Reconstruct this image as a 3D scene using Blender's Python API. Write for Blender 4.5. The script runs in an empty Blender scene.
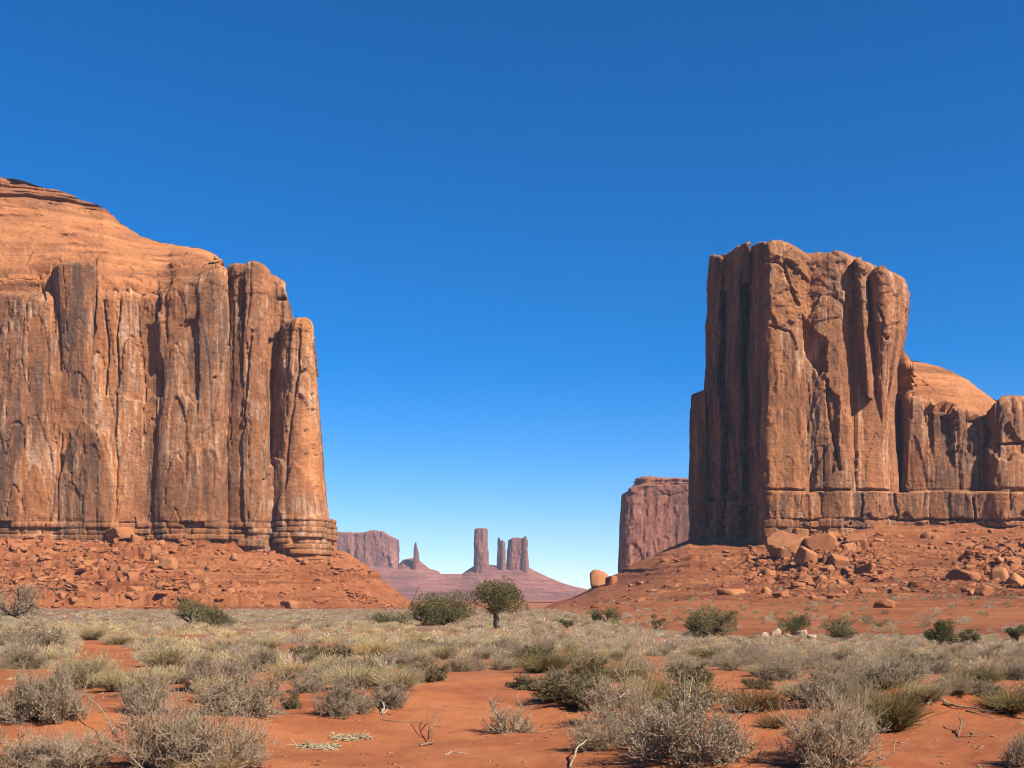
import bpy, math, random
import numpy as np

# ------------------------------------------------------------------ camera, sky, sun, exposure
SC = bpy.context.scene
COL = SC.collection
F, HY, CH = 1100.0, 592.0, 1.7          # focal length in pixels, row of the horizon, eye height
cam_data = bpy.data.cameras.new('camera')
cam = bpy.data.objects.new('camera', cam_data); COL.objects.link(cam)
cam.location = (0, 0, CH); cam.rotation_euler = (math.radians(90), 0, 0)
cam_data.sensor_width = 36.0; cam_data.lens = 36.0 * F / 1024.0
cam_data.shift_y = (HY - 384.0) / 1024.0
cam_data.clip_start = 0.3; cam_data.clip_end = 60000
SC.camera = cam

SUN_EL, SUN_AZ = math.radians(42), math.radians(128)      # azimuth clockwise from +Y (the view direction)
W = bpy.data.worlds.new('World'); SC.world = W; W.use_nodes = True
wn, wl = W.node_tree.nodes, W.node_tree.links
wn.clear()
sky = wn.new('ShaderNodeTexSky'); sky.sky_type = 'NISHITA'; sky.sun_disc = False
sky.sun_elevation = SUN_EL; sky.sun_rotation = SUN_AZ
sky.altitude = 2000; sky.air_density = 1.0; sky.dust_density = 0.0; sky.ozone_density = 3.0
hs = wn.new('ShaderNodeHueSaturation'); hs.inputs['Saturation'].default_value = 1.37
hs.inputs['Value'].default_value = 1.02
bg = wn.new('ShaderNodeBackground'); bg.inputs['Strength'].default_value = 0.054
wo = wn.new('ShaderNodeOutputWorld')
tint = wn.new('ShaderNodeMix'); tint.data_type = 'RGBA'; tint.blend_type = 'MULTIPLY'; tint.inputs[0].default_value = 1.0
tint.inputs[7].default_value = (0.865, 0.94, 1.10, 1)
wl.new(sky.outputs[0], tint.inputs[6]); wl.new(tint.outputs[2], hs.inputs['Color']); wl.new(hs.outputs[0], bg.inputs[0]); wl.new(bg.outputs[0], wo.inputs[0])

sd = bpy.data.lights.new('sun', 'SUN'); sd.energy = 5.0; sd.angle = math.radians(0.53); sd.color = (1.0, 0.93, 0.82)
sun = bpy.data.objects.new('sun', sd); COL.objects.link(sun)
sun.rotation_euler = (math.radians(90) - SUN_EL, 0, math.pi - SUN_AZ)   # light falls from azimuth SUN_AZ
sun.location = (100, -100, 200)
SC.view_settings.view_transform = 'Standard'; SC.view_settings.look = 'None'
SC.view_settings.exposure = 1.32; SC.view_settings.gamma = 1.0; SC.view_settings.use_curve_mapping = False
SC.render.engine = 'CYCLES'
SC.cycles.max_bounces = 5; SC.cycles.diffuse_bounces = 1; SC.cycles.volume_bounces = 0
SC.cycles.use_denoising = True; SC.cycles.filter_width = 1.1

# ------------------------------------------------------------------ noise
def _h(ix, iy, iz, seed):
    h = (ix.astype(np.int64) * 374761393 + iy.astype(np.int64) * 668265263 + iz.astype(np.int64) * 2147483647 + seed * 1274126177) & 0xFFFFFFFF
    h = ((h ^ (h >> 13)) * 1274126177) & 0xFFFFFFFF
    h = ((h ^ (h >> 16)) * 2246822519) & 0xFFFFFFFF
    return ((h ^ (h >> 15)) & 0xFFFFFF) / float(0x1000000)

def vn2(x, y, seed=0):
    ix, iy = np.floor(x), np.floor(y); fx, fy = x - ix, y - iy
    fx = fx * fx * (3 - 2 * fx); fy = fy * fy * (3 - 2 * fy); z = np.zeros_like(ix)
    a, b = _h(ix, iy, z, seed), _h(ix + 1, iy, z, seed)
    c, d = _h(ix, iy + 1, z, seed), _h(ix + 1, iy + 1, z, seed)
    return (a + (b - a) * fx) * (1 - fy) + (c + (d - c) * fx) * fy - 0.5

def vn3(x, y, z, seed=0):
    ix, iy, iz = np.floor(x), np.floor(y), np.floor(z); fx, fy, fz = x - ix, y - iy, z - iz
    fx = fx * fx * (3 - 2 * fx); fy = fy * fy * (3 - 2 * fy); fz = fz * fz * (3 - 2 * fz)
    r = 0
    for k in (0, 1):
        a, b = _h(ix, iy, iz + k, seed), _h(ix + 1, iy, iz + k, seed)
        c, d = _h(ix, iy + 1, iz + k, seed), _h(ix + 1, iy + 1, iz + k, seed)
        v = (a + (b - a) * fx) * (1 - fy) + (c + (d - c) * fx) * fy
        r = r + v * (fz if k else 1 - fz)
    return r - 0.5

def fbm2(x, y, seed=0, n=4, g=0.5):
    r, a, f = 0, 1.0, 1.0
    for i in range(n):
        r = r + a * vn2(x * f, y * f, seed + 17 * i); a *= g; f *= 2.03
    return r

def fbm3(x, y, z, seed=0, n=4, g=0.5):
    r, a, f = 0, 1.0, 1.0
    for i in range(n):
        r = r + a * vn3(x * f, y * f, z * f, seed + 17 * i); a *= g; f *= 2.03
    return r

def worley(x, y, seed=0, jit=0.9):
    """nearest cell: random value of it, second random value, edge distance, offset to the cell point"""
    ix, iy = np.floor(x), np.floor(y); z = np.zeros_like(ix)
    d1 = np.full(x.shape, 9.0); d2 = np.full(x.shape, 9.0)
    r1 = np.zeros(x.shape); r2 = np.zeros(x.shape); ox = np.zeros(x.shape); oy = np.zeros(x.shape)
    for i in (-1, 0, 1):
        for j in (-1, 0, 1):
            cx, cy = ix + i, iy + j
            px = cx + 0.5 + jit * (_h(cx, cy, z, seed) - 0.5) - x
            py = cy + 0.5 + jit * (_h(cx, cy, z, seed + 1) - 0.5) - y
            d = np.hypot(px, py); near = d < d1
            d2 = np.where(near, d1, np.minimum(d2, d)); d1 = np.where(near, d, d1)
            r1 = np.where(near, _h(cx, cy, z, seed + 2), r1); r2 = np.where(near, _h(cx, cy, z, seed + 3), r2)
            ox = np.where(near, px, ox); oy = np.where(near, py, oy)
    return r1, r2, d2 - d1, ox, oy

def sstep(a, b, x):
    t = np.clip((x - a) / (b - a), 0, 1); return t * t * (3 - 2 * t)

def in_poly(px, py, poly):
    r = np.zeros(np.shape(px), bool); n = len(poly)
    for i in range(n):
        x0, y0 = poly[i]; x1, y1 = poly[(i + 1) % n]
        if y0 == y1: continue
        c = ((y0 > py) != (y1 > py)) & (px < (x1 - x0) * (py - y0) / (y1 - y0) + x0)
        r ^= c
    return r

def seg_dist(px, py, pts):
    d = np.full(np.shape(px), 1e9)
    for (x0, y0), (x1, y1) in zip(pts[:-1], pts[1:]):
        dx, dy = x1 - x0, y1 - y0
        t = np.clip(((px - x0) * dx + (py - y0) * dy) / (dx * dx + dy * dy), 0, 1)
        d = np.minimum(d, np.hypot(px - x0 - t * dx, py - y0 - t * dy))
    return d

# ------------------------------------------------------------------ mesh and object helpers
def mesh_np(name, V, Fc, mats, midx=None, smooth=True, attrs=None):
    """one mesh from arrays; Fc is (n,3) or (n,4) or a list of such arrays"""
    if not isinstance(Fc, list): Fc = [Fc]
    Fc = [np.asarray(f, np.int32) for f in Fc if len(f)]
    me = bpy.data.meshes.new(name)
    me.vertices.add(len(V)); me.vertices.foreach_set('co', np.asarray(V, np.float32).ravel())
    loops = np.concatenate([f.ravel() for f in Fc])
    tot = np.concatenate([np.full(len(f), f.shape[1], np.int32) for f in Fc])
    start = np.concatenate([[0], np.cumsum(tot)[:-1]]).astype(np.int32)
    me.loops.add(len(loops)); me.loops.foreach_set('vertex_index', loops)
    me.polygons.add(len(tot)); me.polygons.foreach_set('loop_start', start); me.polygons.foreach_set('loop_total', tot)
    if midx is not None: me.polygons.foreach_set('material_index', np.asarray(midx, np.int32))
    me.polygons.foreach_set('use_smooth', np.full(len(tot), smooth))
    me.update(calc_edges=True)
    for k, v in (attrs or {}).items():
        if np.ndim(v) == 1:
            me.attributes.new(k, 'FLOAT', 'POINT').data.foreach_set('value', np.asarray(v, np.float32))
        else:
            a = me.attributes.new(k, 'FLOAT_COLOR', 'POINT')
            c = np.ones((len(v), 4), np.float32); c[:, :3] = v; a.data.foreach_set('color', c.ravel())
    for m in (mats if isinstance(mats, (list, tuple)) else [mats]): me.materials.append(m)
    return me

def obj(name, me, parent=None, loc=(0, 0, 0)):
    o = bpy.data.objects.new(name, me); COL.objects.link(o); o.location = loc
    if parent: o.parent = parent
    return o

def tag(o, label=None, cat=None, group=None, kind=None):
    for k, v in (('label', label), ('category', cat), ('group', group), ('kind', kind)):
        if v: o[k] = v
    return o

def copy_tree(o, parent=None):
    c = o.copy(); COL.objects.link(c); c.parent = parent
    for ch in list(o.children): copy_tree(ch, c)
    return c

def grid_faces(nu, nv, wrap=False):
    """quads of a grid stored u-major (index = u * nv + v)"""
    uu = np.arange(nu if wrap else nu - 1); vv = np.arange(nv - 1)
    a, b = np.meshgrid(uu, vv, indexing='ij'); a2 = (a + 1) % nu
    return np.stack([a * nv + b, a2 * nv + b, a2 * nv + b + 1, a * nv + b + 1], -1).reshape(-1, 4)

def tubes(P, R, sides=3):
    """P (n,k,3) strand points, R (n,k) radii -> verts, quads"""
    n, k, _ = P.shape
    T = np.gradient(P, axis=1); T /= np.linalg.norm(T, axis=2, keepdims=True) + 1e-9
    ref = np.where(np.abs(T[..., 2:3]) > 0.9, np.array([1.0, 0, 0]), np.array([0, 0, 1.0]))
    A = np.cross(T, ref); A /= np.linalg.norm(A, axis=2, keepdims=True) + 1e-9; B = np.cross(T, A)
    an = np.arange(sides) * 2 * math.pi / sides
    V = P[:, :, None] + R[:, :, None, None] * (A[:, :, None] * np.cos(an)[:, None] + B[:, :, None] * np.sin(an)[:, None])
    V = V.reshape(-1, 3)
    i, j, s = np.meshgrid(np.arange(n), np.arange(k - 1), np.arange(sides), indexing='ij')
    s2 = (s + 1) % sides; b = (i * k + j) * sides
    Q = np.stack([b + s, b + s2, b + sides + s2, b + sides + s], -1).reshape(-1, 4)
    return V, Q

# ------------------------------------------------------------------ materials
ALB = 0.455      # all body colours are written for full-strength paint and brought to measured reflectance here
def nodes_of(name):
    m = bpy.data.materials.new(name); m.use_nodes = True
    nt = m.node_tree; b = nt.nodes['Principled BSDF']
    b.inputs['Roughness'].default_value = 0.92; b.inputs['Specular IOR Level'].default_value = 0.12
    return m, nt.nodes, nt.links, b

def _tex(N, L, kind, scale, vec=None, **kw):
    t = N.new(kind); t.inputs['Scale'].default_value = scale
    for k, v in kw.items(): t.inputs[k].default_value = v
    if vec is not None: L.new(vec, t.inputs['Vector'])
    return t

def _map(N, L, src, scale):
    m = N.new('ShaderNodeMapping'); m.inputs['Scale'].default_value = scale; L.new(src, m.inputs['Vector']); return m.outputs[0]

def _ramp(N, L, src, lo, hi, a=0.0, b=1.0):
    r = N.new('ShaderNodeMapRange'); r.interpolation_type = 'SMOOTHSTEP'
    for i, v in enumerate((lo, hi, a, b)): r.inputs[i + 1].default_value = v
    L.new(src, r.inputs[0]); return r.outputs[0]

def _mix(N, L, fac, a, b):
    m = N.new('ShaderNodeMix'); m.data_type = 'RGBA'
    for sock, v in ((m.inputs[0], fac), (m.inputs[6], a), (m.inputs[7], b)):
        if isinstance(v, (float, int)): sock.default_value = v
        elif isinstance(v, tuple): sock.default_value = (*(min(1.6, x * ALB) for x in v), 1)
        else: L.new(v, sock)
    return m.outputs[2]

def _math(N, L, op, a, b):
    m = N.new('ShaderNodeMath'); m.operation = op; m.use_clamp = False
    for s, v in ((m.inputs[0], a), (m.inputs[1], b)):
        if isinstance(v, (float, int)): s.default_value = v
        else: L.new(v, s)
    return m.outputs[0]

def rock_material(name, A, B, varnish_shade, pale, s=1.0, bump=0.5, streak=1.0, seedz=0.0):
    """desert sandstone: two body tones, dark varnish, painted shade and pale wash in vertical streaks, fine bump.  s shrinks the pattern"""
    m, N, L, bsdf = nodes_of(name)
    co = N.new('ShaderNodeTexCoord').outputs['Object']
    av = N.new('ShaderNodeAttribute'); av.attribute_name = 'varnish_shade'
    ap = N.new('ShaderNodeAttribute'); ap.attribute_name = 'pale'
    n1 = _tex(N, L, 'ShaderNodeTexNoise', 0.03 * s, co, Detail=6.0, Roughness=0.62)
    n2 = _tex(N, L, 'ShaderNodeTexNoise', 1.0, _map(N, L, co, (0.20 * s, 0.20 * s, 0.020 * s)), Detail=5.0, Roughness=0.65)
    n3 = _tex(N, L, 'ShaderNodeTexNoise', 1.0, _map(N, L, co, (0.5 * s, 0.5 * s, 0.045 * s)), Detail=4.0, Roughness=0.7)
    n4 = _tex(N, L, 'ShaderNodeTexNoise', 0.45 * s, co, Detail=7.0, Roughness=0.7)
    n5 = _tex(N, L, 'ShaderNodeTexNoise', 1.0, _map(N, L, co, (0.02 * s, 0.02 * s, 0.55 * s)), Detail=4.0, Roughness=0.6)
    c = _mix(N, L, _ramp(N, L, n1.outputs[0], 0.35, 0.65), A, B)
    c = _mix(N, L, _ramp(N, L, n5.outputs[0], 0.52, 0.72, 0, 0.45), c, tuple(x * 0.72 for x in B))
    pf = _math(N, L, 'MULTIPLY', _ramp(N, L, n3.outputs[0], 0.45, 0.62, 0, 0.75), ap.outputs['Fac'])
    c = _mix(N, L, pf, c, pale)
    vs = _math(N, L, 'ADD', _math(N, L, 'MULTIPLY', _ramp(N, L, n2.outputs[0], 0.42, 0.66), 0.75 * streak), 0.3)
    vs = _math(N, L, 'MULTIPLY', vs, _ramp(N, L, n4.outputs[0], 0.35, 0.6, 1.25, 0.75))
    vf = _math(N, L, 'MULTIPLY', vs, av.outputs['Fac'])
    vf = _math(N, L, 'MINIMUM', vf, 0.92)
    c = _mix(N, L, vf, c, varnish_shade)
    c = _mix(N, L, _ramp(N, L, n4.outputs[0], 0.3, 0.6, 0.5, 0.0), c, tuple(x * 0.5 for x in B))
    at = N.new('ShaderNodeAttribute'); at.attribute_name = 'tone'
    hsv = N.new('ShaderNodeHueSaturation'); L.new(c, hsv.inputs['Color']); L.new(_math(N, L, 'ADD', _math(N, L, 'MULTIPLY', at.outputs['Fac'], 0.8), 0.6), hsv.inputs['Value']); c = hsv.outputs[0]
    L.new(c, bsdf.inputs['Base Color'])
    bp = N.new('ShaderNodeBump'); bp.inputs['Strength'].default_value = bump; bp.inputs['Distance'].default_value = 0.9 / s
    hsum = _math(N, L, 'ADD', n4.outputs[0], _math(N, L, 'MULTIPLY', n5.outputs[0], 0.35))
    L.new(hsum, bp.inputs['Height']); L.new(bp.outputs[0], bsdf.inputs['Normal'])
    return m

ROCK = rock_material('sandstone', (0.63, 0.255, 0.098), (0.48, 0.182, 0.074), (0.145, 0.086, 0.06), (0.82, 0.54, 0.35), bump=0.8)
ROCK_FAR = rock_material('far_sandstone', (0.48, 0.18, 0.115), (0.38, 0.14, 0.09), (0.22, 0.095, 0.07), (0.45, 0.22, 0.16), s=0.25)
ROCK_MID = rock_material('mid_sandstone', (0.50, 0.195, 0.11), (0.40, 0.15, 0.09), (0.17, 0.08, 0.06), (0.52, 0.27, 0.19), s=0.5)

def talus_material(name, A, B, C, bands=0.0):
    m, N, L, bsdf = nodes_of(name)
    co = N.new('ShaderNodeTexCoord').outputs['Object']
    n1 = _tex(N, L, 'ShaderNodeTexNoise', 0.05, co, Detail=7.0, Roughness=0.65)
    n2 = _tex(N, L, 'ShaderNodeTexNoise', 0.8, co, Detail=6.0, Roughness=0.7)
    v = _tex(N, L, 'ShaderNodeTexVoronoi', 0.6, co)
    c = _mix(N, L, _ramp(N, L, n1.outputs[0], 0.38, 0.62), A, B)
    c = _mix(N, L, _ramp(N, L, n2.outputs[0], 0.52, 0.75, 0, 0.7), c, C)
    if bands:
        nb = _tex(N, L, 'ShaderNodeTexNoise', 1.0, _map(N, L, co, (0.004, 0.004, bands)), Detail=4.0, Roughness=0.7)
        c = _mix(N, L, _ramp(N, L, nb.outputs[0], 0.46, 0.62, 0, 0.7), c, tuple(x * .75 for x in C)); c = _mix(N, L, _ramp(N, L, nb.outputs[0], 0.40, 0.30, 0, 0.6), c, tuple(x * 1.25 for x in B))
    sep = N.new('ShaderNodeSeparateColor'); L.new(v.outputs['Color'], sep.inputs[0])
    c = _mix(N, L, _ramp(N, L, sep.outputs[0], 0.75, 0.95, 0, 0.5), c, tuple(min(1, x * 1.25) for x in B))
    L.new(c, bsdf.inputs['Base Color'])
    bp = N.new('ShaderNodeBump'); bp.inputs['Strength'].default_value = 0.7; bp.inputs['Distance'].default_value = 0.6
    L.new(n2.outputs[0], bp.inputs['Height']); L.new(bp.outputs[0], bsdf.inputs['Normal'])
    return m

TALUS = talus_material('talus', (0.35, 0.112, 0.042), (0.46, 0.168, 0.066), (0.23, 0.068, 0.029), bands=0.16)
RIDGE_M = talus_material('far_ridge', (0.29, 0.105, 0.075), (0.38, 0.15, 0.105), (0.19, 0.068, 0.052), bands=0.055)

def sand_material():
    m, N, L, bsdf = nodes_of('red_sand')
    co = N.new('ShaderNodeTexCoord').outputs['Object']
    n1 = _tex(N, L, 'ShaderNodeTexNoise', 0.35, co, Detail=6.0, Roughness=0.6)
    n2 = _tex(N, L, 'ShaderNodeTexNoise', 9.0, co, Detail=8.0, Roughness=0.75)
    n3 = _tex(N, L, 'ShaderNodeTexNoise', 1.0, _map(N, L, co, (2.2, 3.2, 1.0)), Detail=5.0, Roughness=0.65)
    n4 = _tex(N, L, 'ShaderNodeTexNoise', 60.0, co, Detail=3.0, Roughness=0.6)
    v = _tex(N, L, 'ShaderNodeTexVoronoi', 26.0, co, Randomness=1.0)
    c = _mix(N, L, _ramp(N, L, n1.outputs[0], 0.38, 0.62), (0.56, 0.195, 0.075), (0.45, 0.138, 0.05))
    c = _mix(N, L, _ramp(N, L, n3.outputs[0], 0.5, 0.7, 0, 0.55), c, (0.36, 0.092, 0.042))
    c = _mix(N, L, _ramp(N, L, n2.outputs[0], 0.58, 0.74, 0, 0.5), c, (0.30, 0.10, 0.055))
    c = _mix(N, L, _ramp(N, L, n4.outputs[0], 0.6, 0.72, 0, 0.35), c, (0.60, 0.30, 0.17))
    sep = N.new('ShaderNodeSeparateColor'); L.new(v.outputs['Color'], sep.inputs[0])
    pf = _math(N, L, 'MULTIPLY', _ramp(N, L, sep.outputs[0], 0.93, 0.95), _ramp(N, L, v.outputs['Distance'], 0.16, 0.3, 0.8, 0.0))
    c = _mix(N, L, pf, c, (0.22, 0.09, 0.06))
    # the sparse grey litter of the scrub flat, which covers the ground between the plants further out
    at = N.new('ShaderNodeAttribute'); at.attribute_name = 'litter'
    lf = _math(N, L, 'MULTIPLY', at.outputs['Fac'], _ramp(N, L, n2.outputs[0], 0.36, 0.6, 0.25, 1.0))
    c = _mix(N, L, lf, c, (0.27, 0.165, 0.10))
    L.new(c, bsdf.inputs['Base Color'])
    b1 = N.new('ShaderNodeBump'); b1.inputs['Strength'].default_value = 0.55; b1.inputs['Distance'].default_value = 0.05
    L.new(n2.outputs[0], b1.inputs['Height'])
    b2 = N.new('ShaderNodeBump'); b2.inputs['Strength'].default_value = 0.35; b2.inputs['Distance'].default_value = 0.05
    L.new(n3.outputs[0], b2.inputs['Height']); L.new(b1.outputs[0], b2.inputs['Normal'])
    L.new(b2.outputs[0], bsdf.inputs['Normal'])
    ab = N.new('ShaderNodeAttribute'); ab.attribute_name = 'grain'                # loose near sand is rough, the packed far plain is not
    L.new(_math(N, L, 'MULTIPLY', ab.outputs['Fac'], 0.6), b1.inputs['Strength']); L.new(_math(N, L, 'MULTIPLY', ab.outputs['Fac'], 0.4), b2.inputs['Strength'])
    return m

SAND = sand_material()

def boulder_material(name, A, B, C):
    m, N, L, bsdf = nodes_of(name)
    co = N.new('ShaderNodeTexCoord').outputs['Object']
    oi = N.new('ShaderNodeObjectInfo')
    n1 = _tex(N, L, 'ShaderNodeTexNoise', 2.2, co, Detail=7.0, Roughness=0.7)
    n2 = _tex(N, L, 'ShaderNodeTexNoise', 1.0, _map(N, L, co, (0.8, 0.8, 5.0)), Detail=4.0, Roughness=0.6)
    c = _mix(N, L, oi.outputs['Random'], A, B)
    c = _mix(N, L, _ramp(N, L, n1.outputs[0], 0.5, 0.68, 0, 0.65), c, C)
    c = _mix(N, L, _ramp(N, L, n2.outputs[0], 0.55, 0.7, 0, 0.4), c, C)
    L.new(c, bsdf.inputs['Base Color'])
    bp = N.new('ShaderNodeBump'); bp.inputs['Strength'].default_value = 0.6; bp.inputs['Distance'].default_value = 0.08
    L.new(n1.outputs[0], bp.inputs['Height']); L.new(bp.outputs[0], bsdf.inputs['Normal'])
    return m

BOULDER = boulder_material('boulder_rock', (0.60, 0.255, 0.108), (0.46, 0.165, 0.068), (0.34, 0.115, 0.052))
PALE_ROCK = boulder_material('pale_rock', (0.66, 0.46, 0.30), (0.58, 0.36, 0.22), (0.50, 0.28, 0.15))

def see_through(N, L, bsdf, c, f):
    """thin leaves and stalks pass some light"""
    tr = N.new('ShaderNodeBsdfTranslucent'); L.new(c, tr.inputs[0]); mx = N.new('ShaderNodeMixShader'); mx.inputs[0].default_value = f
    L.new(bsdf.outputs[0], mx.inputs[1]); L.new(tr.outputs[0], mx.inputs[2])
    out = [n for n in N if n.type == 'OUTPUT_MATERIAL'][0]; L.new(mx.outputs[0], out.inputs[0])

def plant_material(name, cols, dark=0.75, rough=0.9, trans=0.36):
    """foliage or twigs: tone varies from plant to plant and within the plant"""
    m, N, L, bsdf = nodes_of(name)
    bsdf.inputs['Roughness'].default_value = rough; bsdf.inputs['Specular IOR Level'].default_value = 0.08
    co = N.new('ShaderNodeTexCoord').outputs['Object']; oi = N.new('ShaderNodeObjectInfo')
    n1 = _tex(N, L, 'ShaderNodeTexNoise', 5.0, co, Detail=4.0, Roughness=0.7)
    n2 = _tex(N, L, 'ShaderNodeTexNoise', 40.0, co, Detail=2.0)
    c = _mix(N, L, oi.outputs['Random'], tuple(x * 1.6 for x in cols[0]), tuple(x * 1.6 for x in cols[1]))
    c = _mix(N, L, _ramp(N, L, n1.outputs[0], 0.4, 0.65, 0, 0.8), c, tuple(x * 1.65 for x in cols[2]))
    c = _mix(N, L, _ramp(N, L, n2.outputs[0], 0.45, 0.65, 0, 0.6), c, tuple(x * dark for x in cols[1]))
    L.new(c, bsdf.inputs['Base Color'])
    if trans: see_through(N, L, bsdf, c, trans)
    return m

def scrub_material():
    m, N, L, bsdf = nodes_of('scrub')
    bsdf.inputs['Specular IOR Level'].default_value = 0.08
    at = N.new('ShaderNodeAttribute'); at.attribute_name = 'tint'
    co = N.new('ShaderNodeTexCoord').outputs['Object']
    n2 = _tex(N, L, 'ShaderNodeTexNoise', 14.0, co, Detail=3.0, Roughness=0.7)
    mx = N.new('ShaderNodeMix'); mx.data_type = 'RGBA'; mx.blend_type = 'MULTIPLY'; mx.inputs[0].default_value = 1.0
    L.new(at.outputs['Color'], mx.inputs[6])
    L.new(_mix(N, L, _ramp(N, L, n2.outputs[0], 0.35, 0.65), (1.25, 1.23, 1.2), (2.15, 2.1, 2.04)), mx.inputs[7])
    L.new(mx.outputs[2], bsdf.inputs['Base Color']); see_through(N, L, bsdf, mx.outputs[2], 0.36)
    return m
SCRUB = scrub_material()

# ------------------------------------------------------------------ terrain
def px_of(x, y): return 512.0 + F * x / np.maximum(y, 1.0)
def row_of(y, z): return HY - (z - CH) * F / np.maximum(y, 1.0)
def wx(px, y): return (px - 512.0) / F * y
def wz(row, y): return CH - (row - HY) / F * y

MOUNDS = [  # x, y, rx, ry, height: low dunes and banks of the foreground
    (-2.2, 17.8, 1.9, 2.2, 0.22), (-5.6, 14.5, 2.6, 2.0, 0.30), (-5.0, 18.5, 1.8, 1.6, 0.25), (5.6, 16.0, 1.7, 1.2, 0.32), (7.6, 16.4, 2.2, 1.3, 0.34),
    (1.2, 17.0, 1.3, 1.2, 0.24), (2.0, 13.8, 1.2, 1.6, 0.14), (-3.3, 13.4, 1.2, 1.2, 0.14), (-3.1, 10.4, 1.8, 1.2, 0.18),
    (1.8, 11.0, 0.9, 0.9, 0.12), (3.1, 11.0, 0.9, 0.9, 0.10), (-0.1, 14.0, 1.6, 2.4, -0.10), (4.6, 12.6, 1.4, 1.6, -0.06)]

def ground_z(x, y):
    x = np.asarray(x, float); y = np.asarray(y, float)
    r = np.maximum(np.hypot(x, y), 0.01) * np.where(y > 0, 1, 1)
    yy = np.maximum(y, 0) * 0.6 + r * 0.4
    zl = np.interp(yy, [0, 12, 24, 40, 65, 90, 150, 300, 500, 620, 800, 1000, 3000, 12000], [0, 0, -.15, -.5, -.95, -1.25, -2.3, -4.2, -6, -10, -12, -11.5, -20, -24])
    zr = np.interp(yy, [0, 12, 24, 40, 65, 90, 110, 150, 300, 500, 620, 800, 1000, 3000, 12000], [0, 0, -.2, -.8, -1.7, -2.55, -3.1, -3.8, -5, -6.2, -10, -12, -11.5, -20, -24])
    w = sstep(520, 740, px_of(x, np.maximum(y, 8)))
    z = zl * (1 - w) + zr * w
    near = 1 - sstep(90, 400, r)
    z = z + near * (0.16 * fbm2(x / 5.5, y / 5.5, 3, 3) + 0.05 * fbm2(x / 0.9, y / 0.9, 5, 3) + 0.022 * fbm2(x / 0.24, y / 0.24, 6, 2) * (r < 40)) * sstep(4, 12, r)
    for mx, my, rx, ry, h in MOUNDS:
        q = ((x - mx) / rx) ** 2 + ((y - my) / ry) ** 2
        z = z + h * np.exp(-q * 1.4)
    return z

def hill_left(x, y):
    """rubble slope under the big butte on the left: height of its surface, very low outside it"""
    a = px_of(x, y)
    crest = wz(np.interp(a, [-260, -150, 0, 100, 200, 240, 300, 335, 350, 385, 412, 425, 440], [526, 525, 526, 532, 532, 538, 550, 553, 557, 583, 602, 607, 612]), 612.0)
    yf = np.interp(a, [-260, 0, 120, 250, 335, 400, 430], [470, 475, 480, 485, 500, 535, 590])
    r = np.clip((y - yf) / (612.0 - yf), -0.1, 1)
    back = np.clip((760 - y) / 148.0, -0.1, 1)
    r = np.minimum(r, back)
    g = ground_z(x, y)
    shelf = 2.0 * sstep(0.055, 0.062, r) * sstep(-60, 70, a) * (1 - sstep(330, 400, a))
    h = np.sign(r) * (0.62 * np.abs(r) + 0.38 * np.abs(r) ** 2)
    return g + np.maximum(crest - g, 0.0) * h + shelf - 0.6 + 0.6 * sstep(0, .05, r)

def hill_right(x, y):
    a = px_of(x, y)
    yc = np.interp(a, [520, 700, 765, 1100], [640, 640, 618, 612])
    crow = np.interp(a, [520, 545, 558, 572, 588, 600, 620, 640, 665, 690, 765, 800, 880, 1024, 1120], [612, 607, 601, 597, 589, 581, 573, 563, 550, 541, 538, 528, 519, 515, 514])
    crest = wz(crow, yc)
    yf = np.interp(a, [520, 560, 620, 700, 1100], [560, 300, 150, 125, 120])
    r = np.clip((y - yf) / (yc - yf), -0.1, 1)
    back = np.clip((900 - y) / (900 - yc), -0.1, 1)
    r = np.minimum(r, back)
    g = ground_z(x, y)
    p = np.where(r > 0, 0.24 * np.abs(r) + 0.20 * r ** 2 + 0.56 * np.abs(r) ** 5, r)
    return g + np.maximum(crest - g, 0.0) * p - 0.25 + 0.25 * sstep(0, .03, r)

def rubble_amt(x, y):
    """where the right slope is strewn with blocks"""
    a, row = px_of(x, y), row_of(y, hill_right(x, y))
    m1 = np.exp(-(((a - 815) / 58) ** 2 + ((row - 560) / 25) ** 2)); m2 = .8 * np.exp(-(((a - 1012) / 50) ** 2 + ((row - 566) / 22) ** 2))
    return np.clip(m1 + m2 + 0.12 * sstep(615, 585, row) * sstep(560, 700, a), 0, 1)

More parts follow.
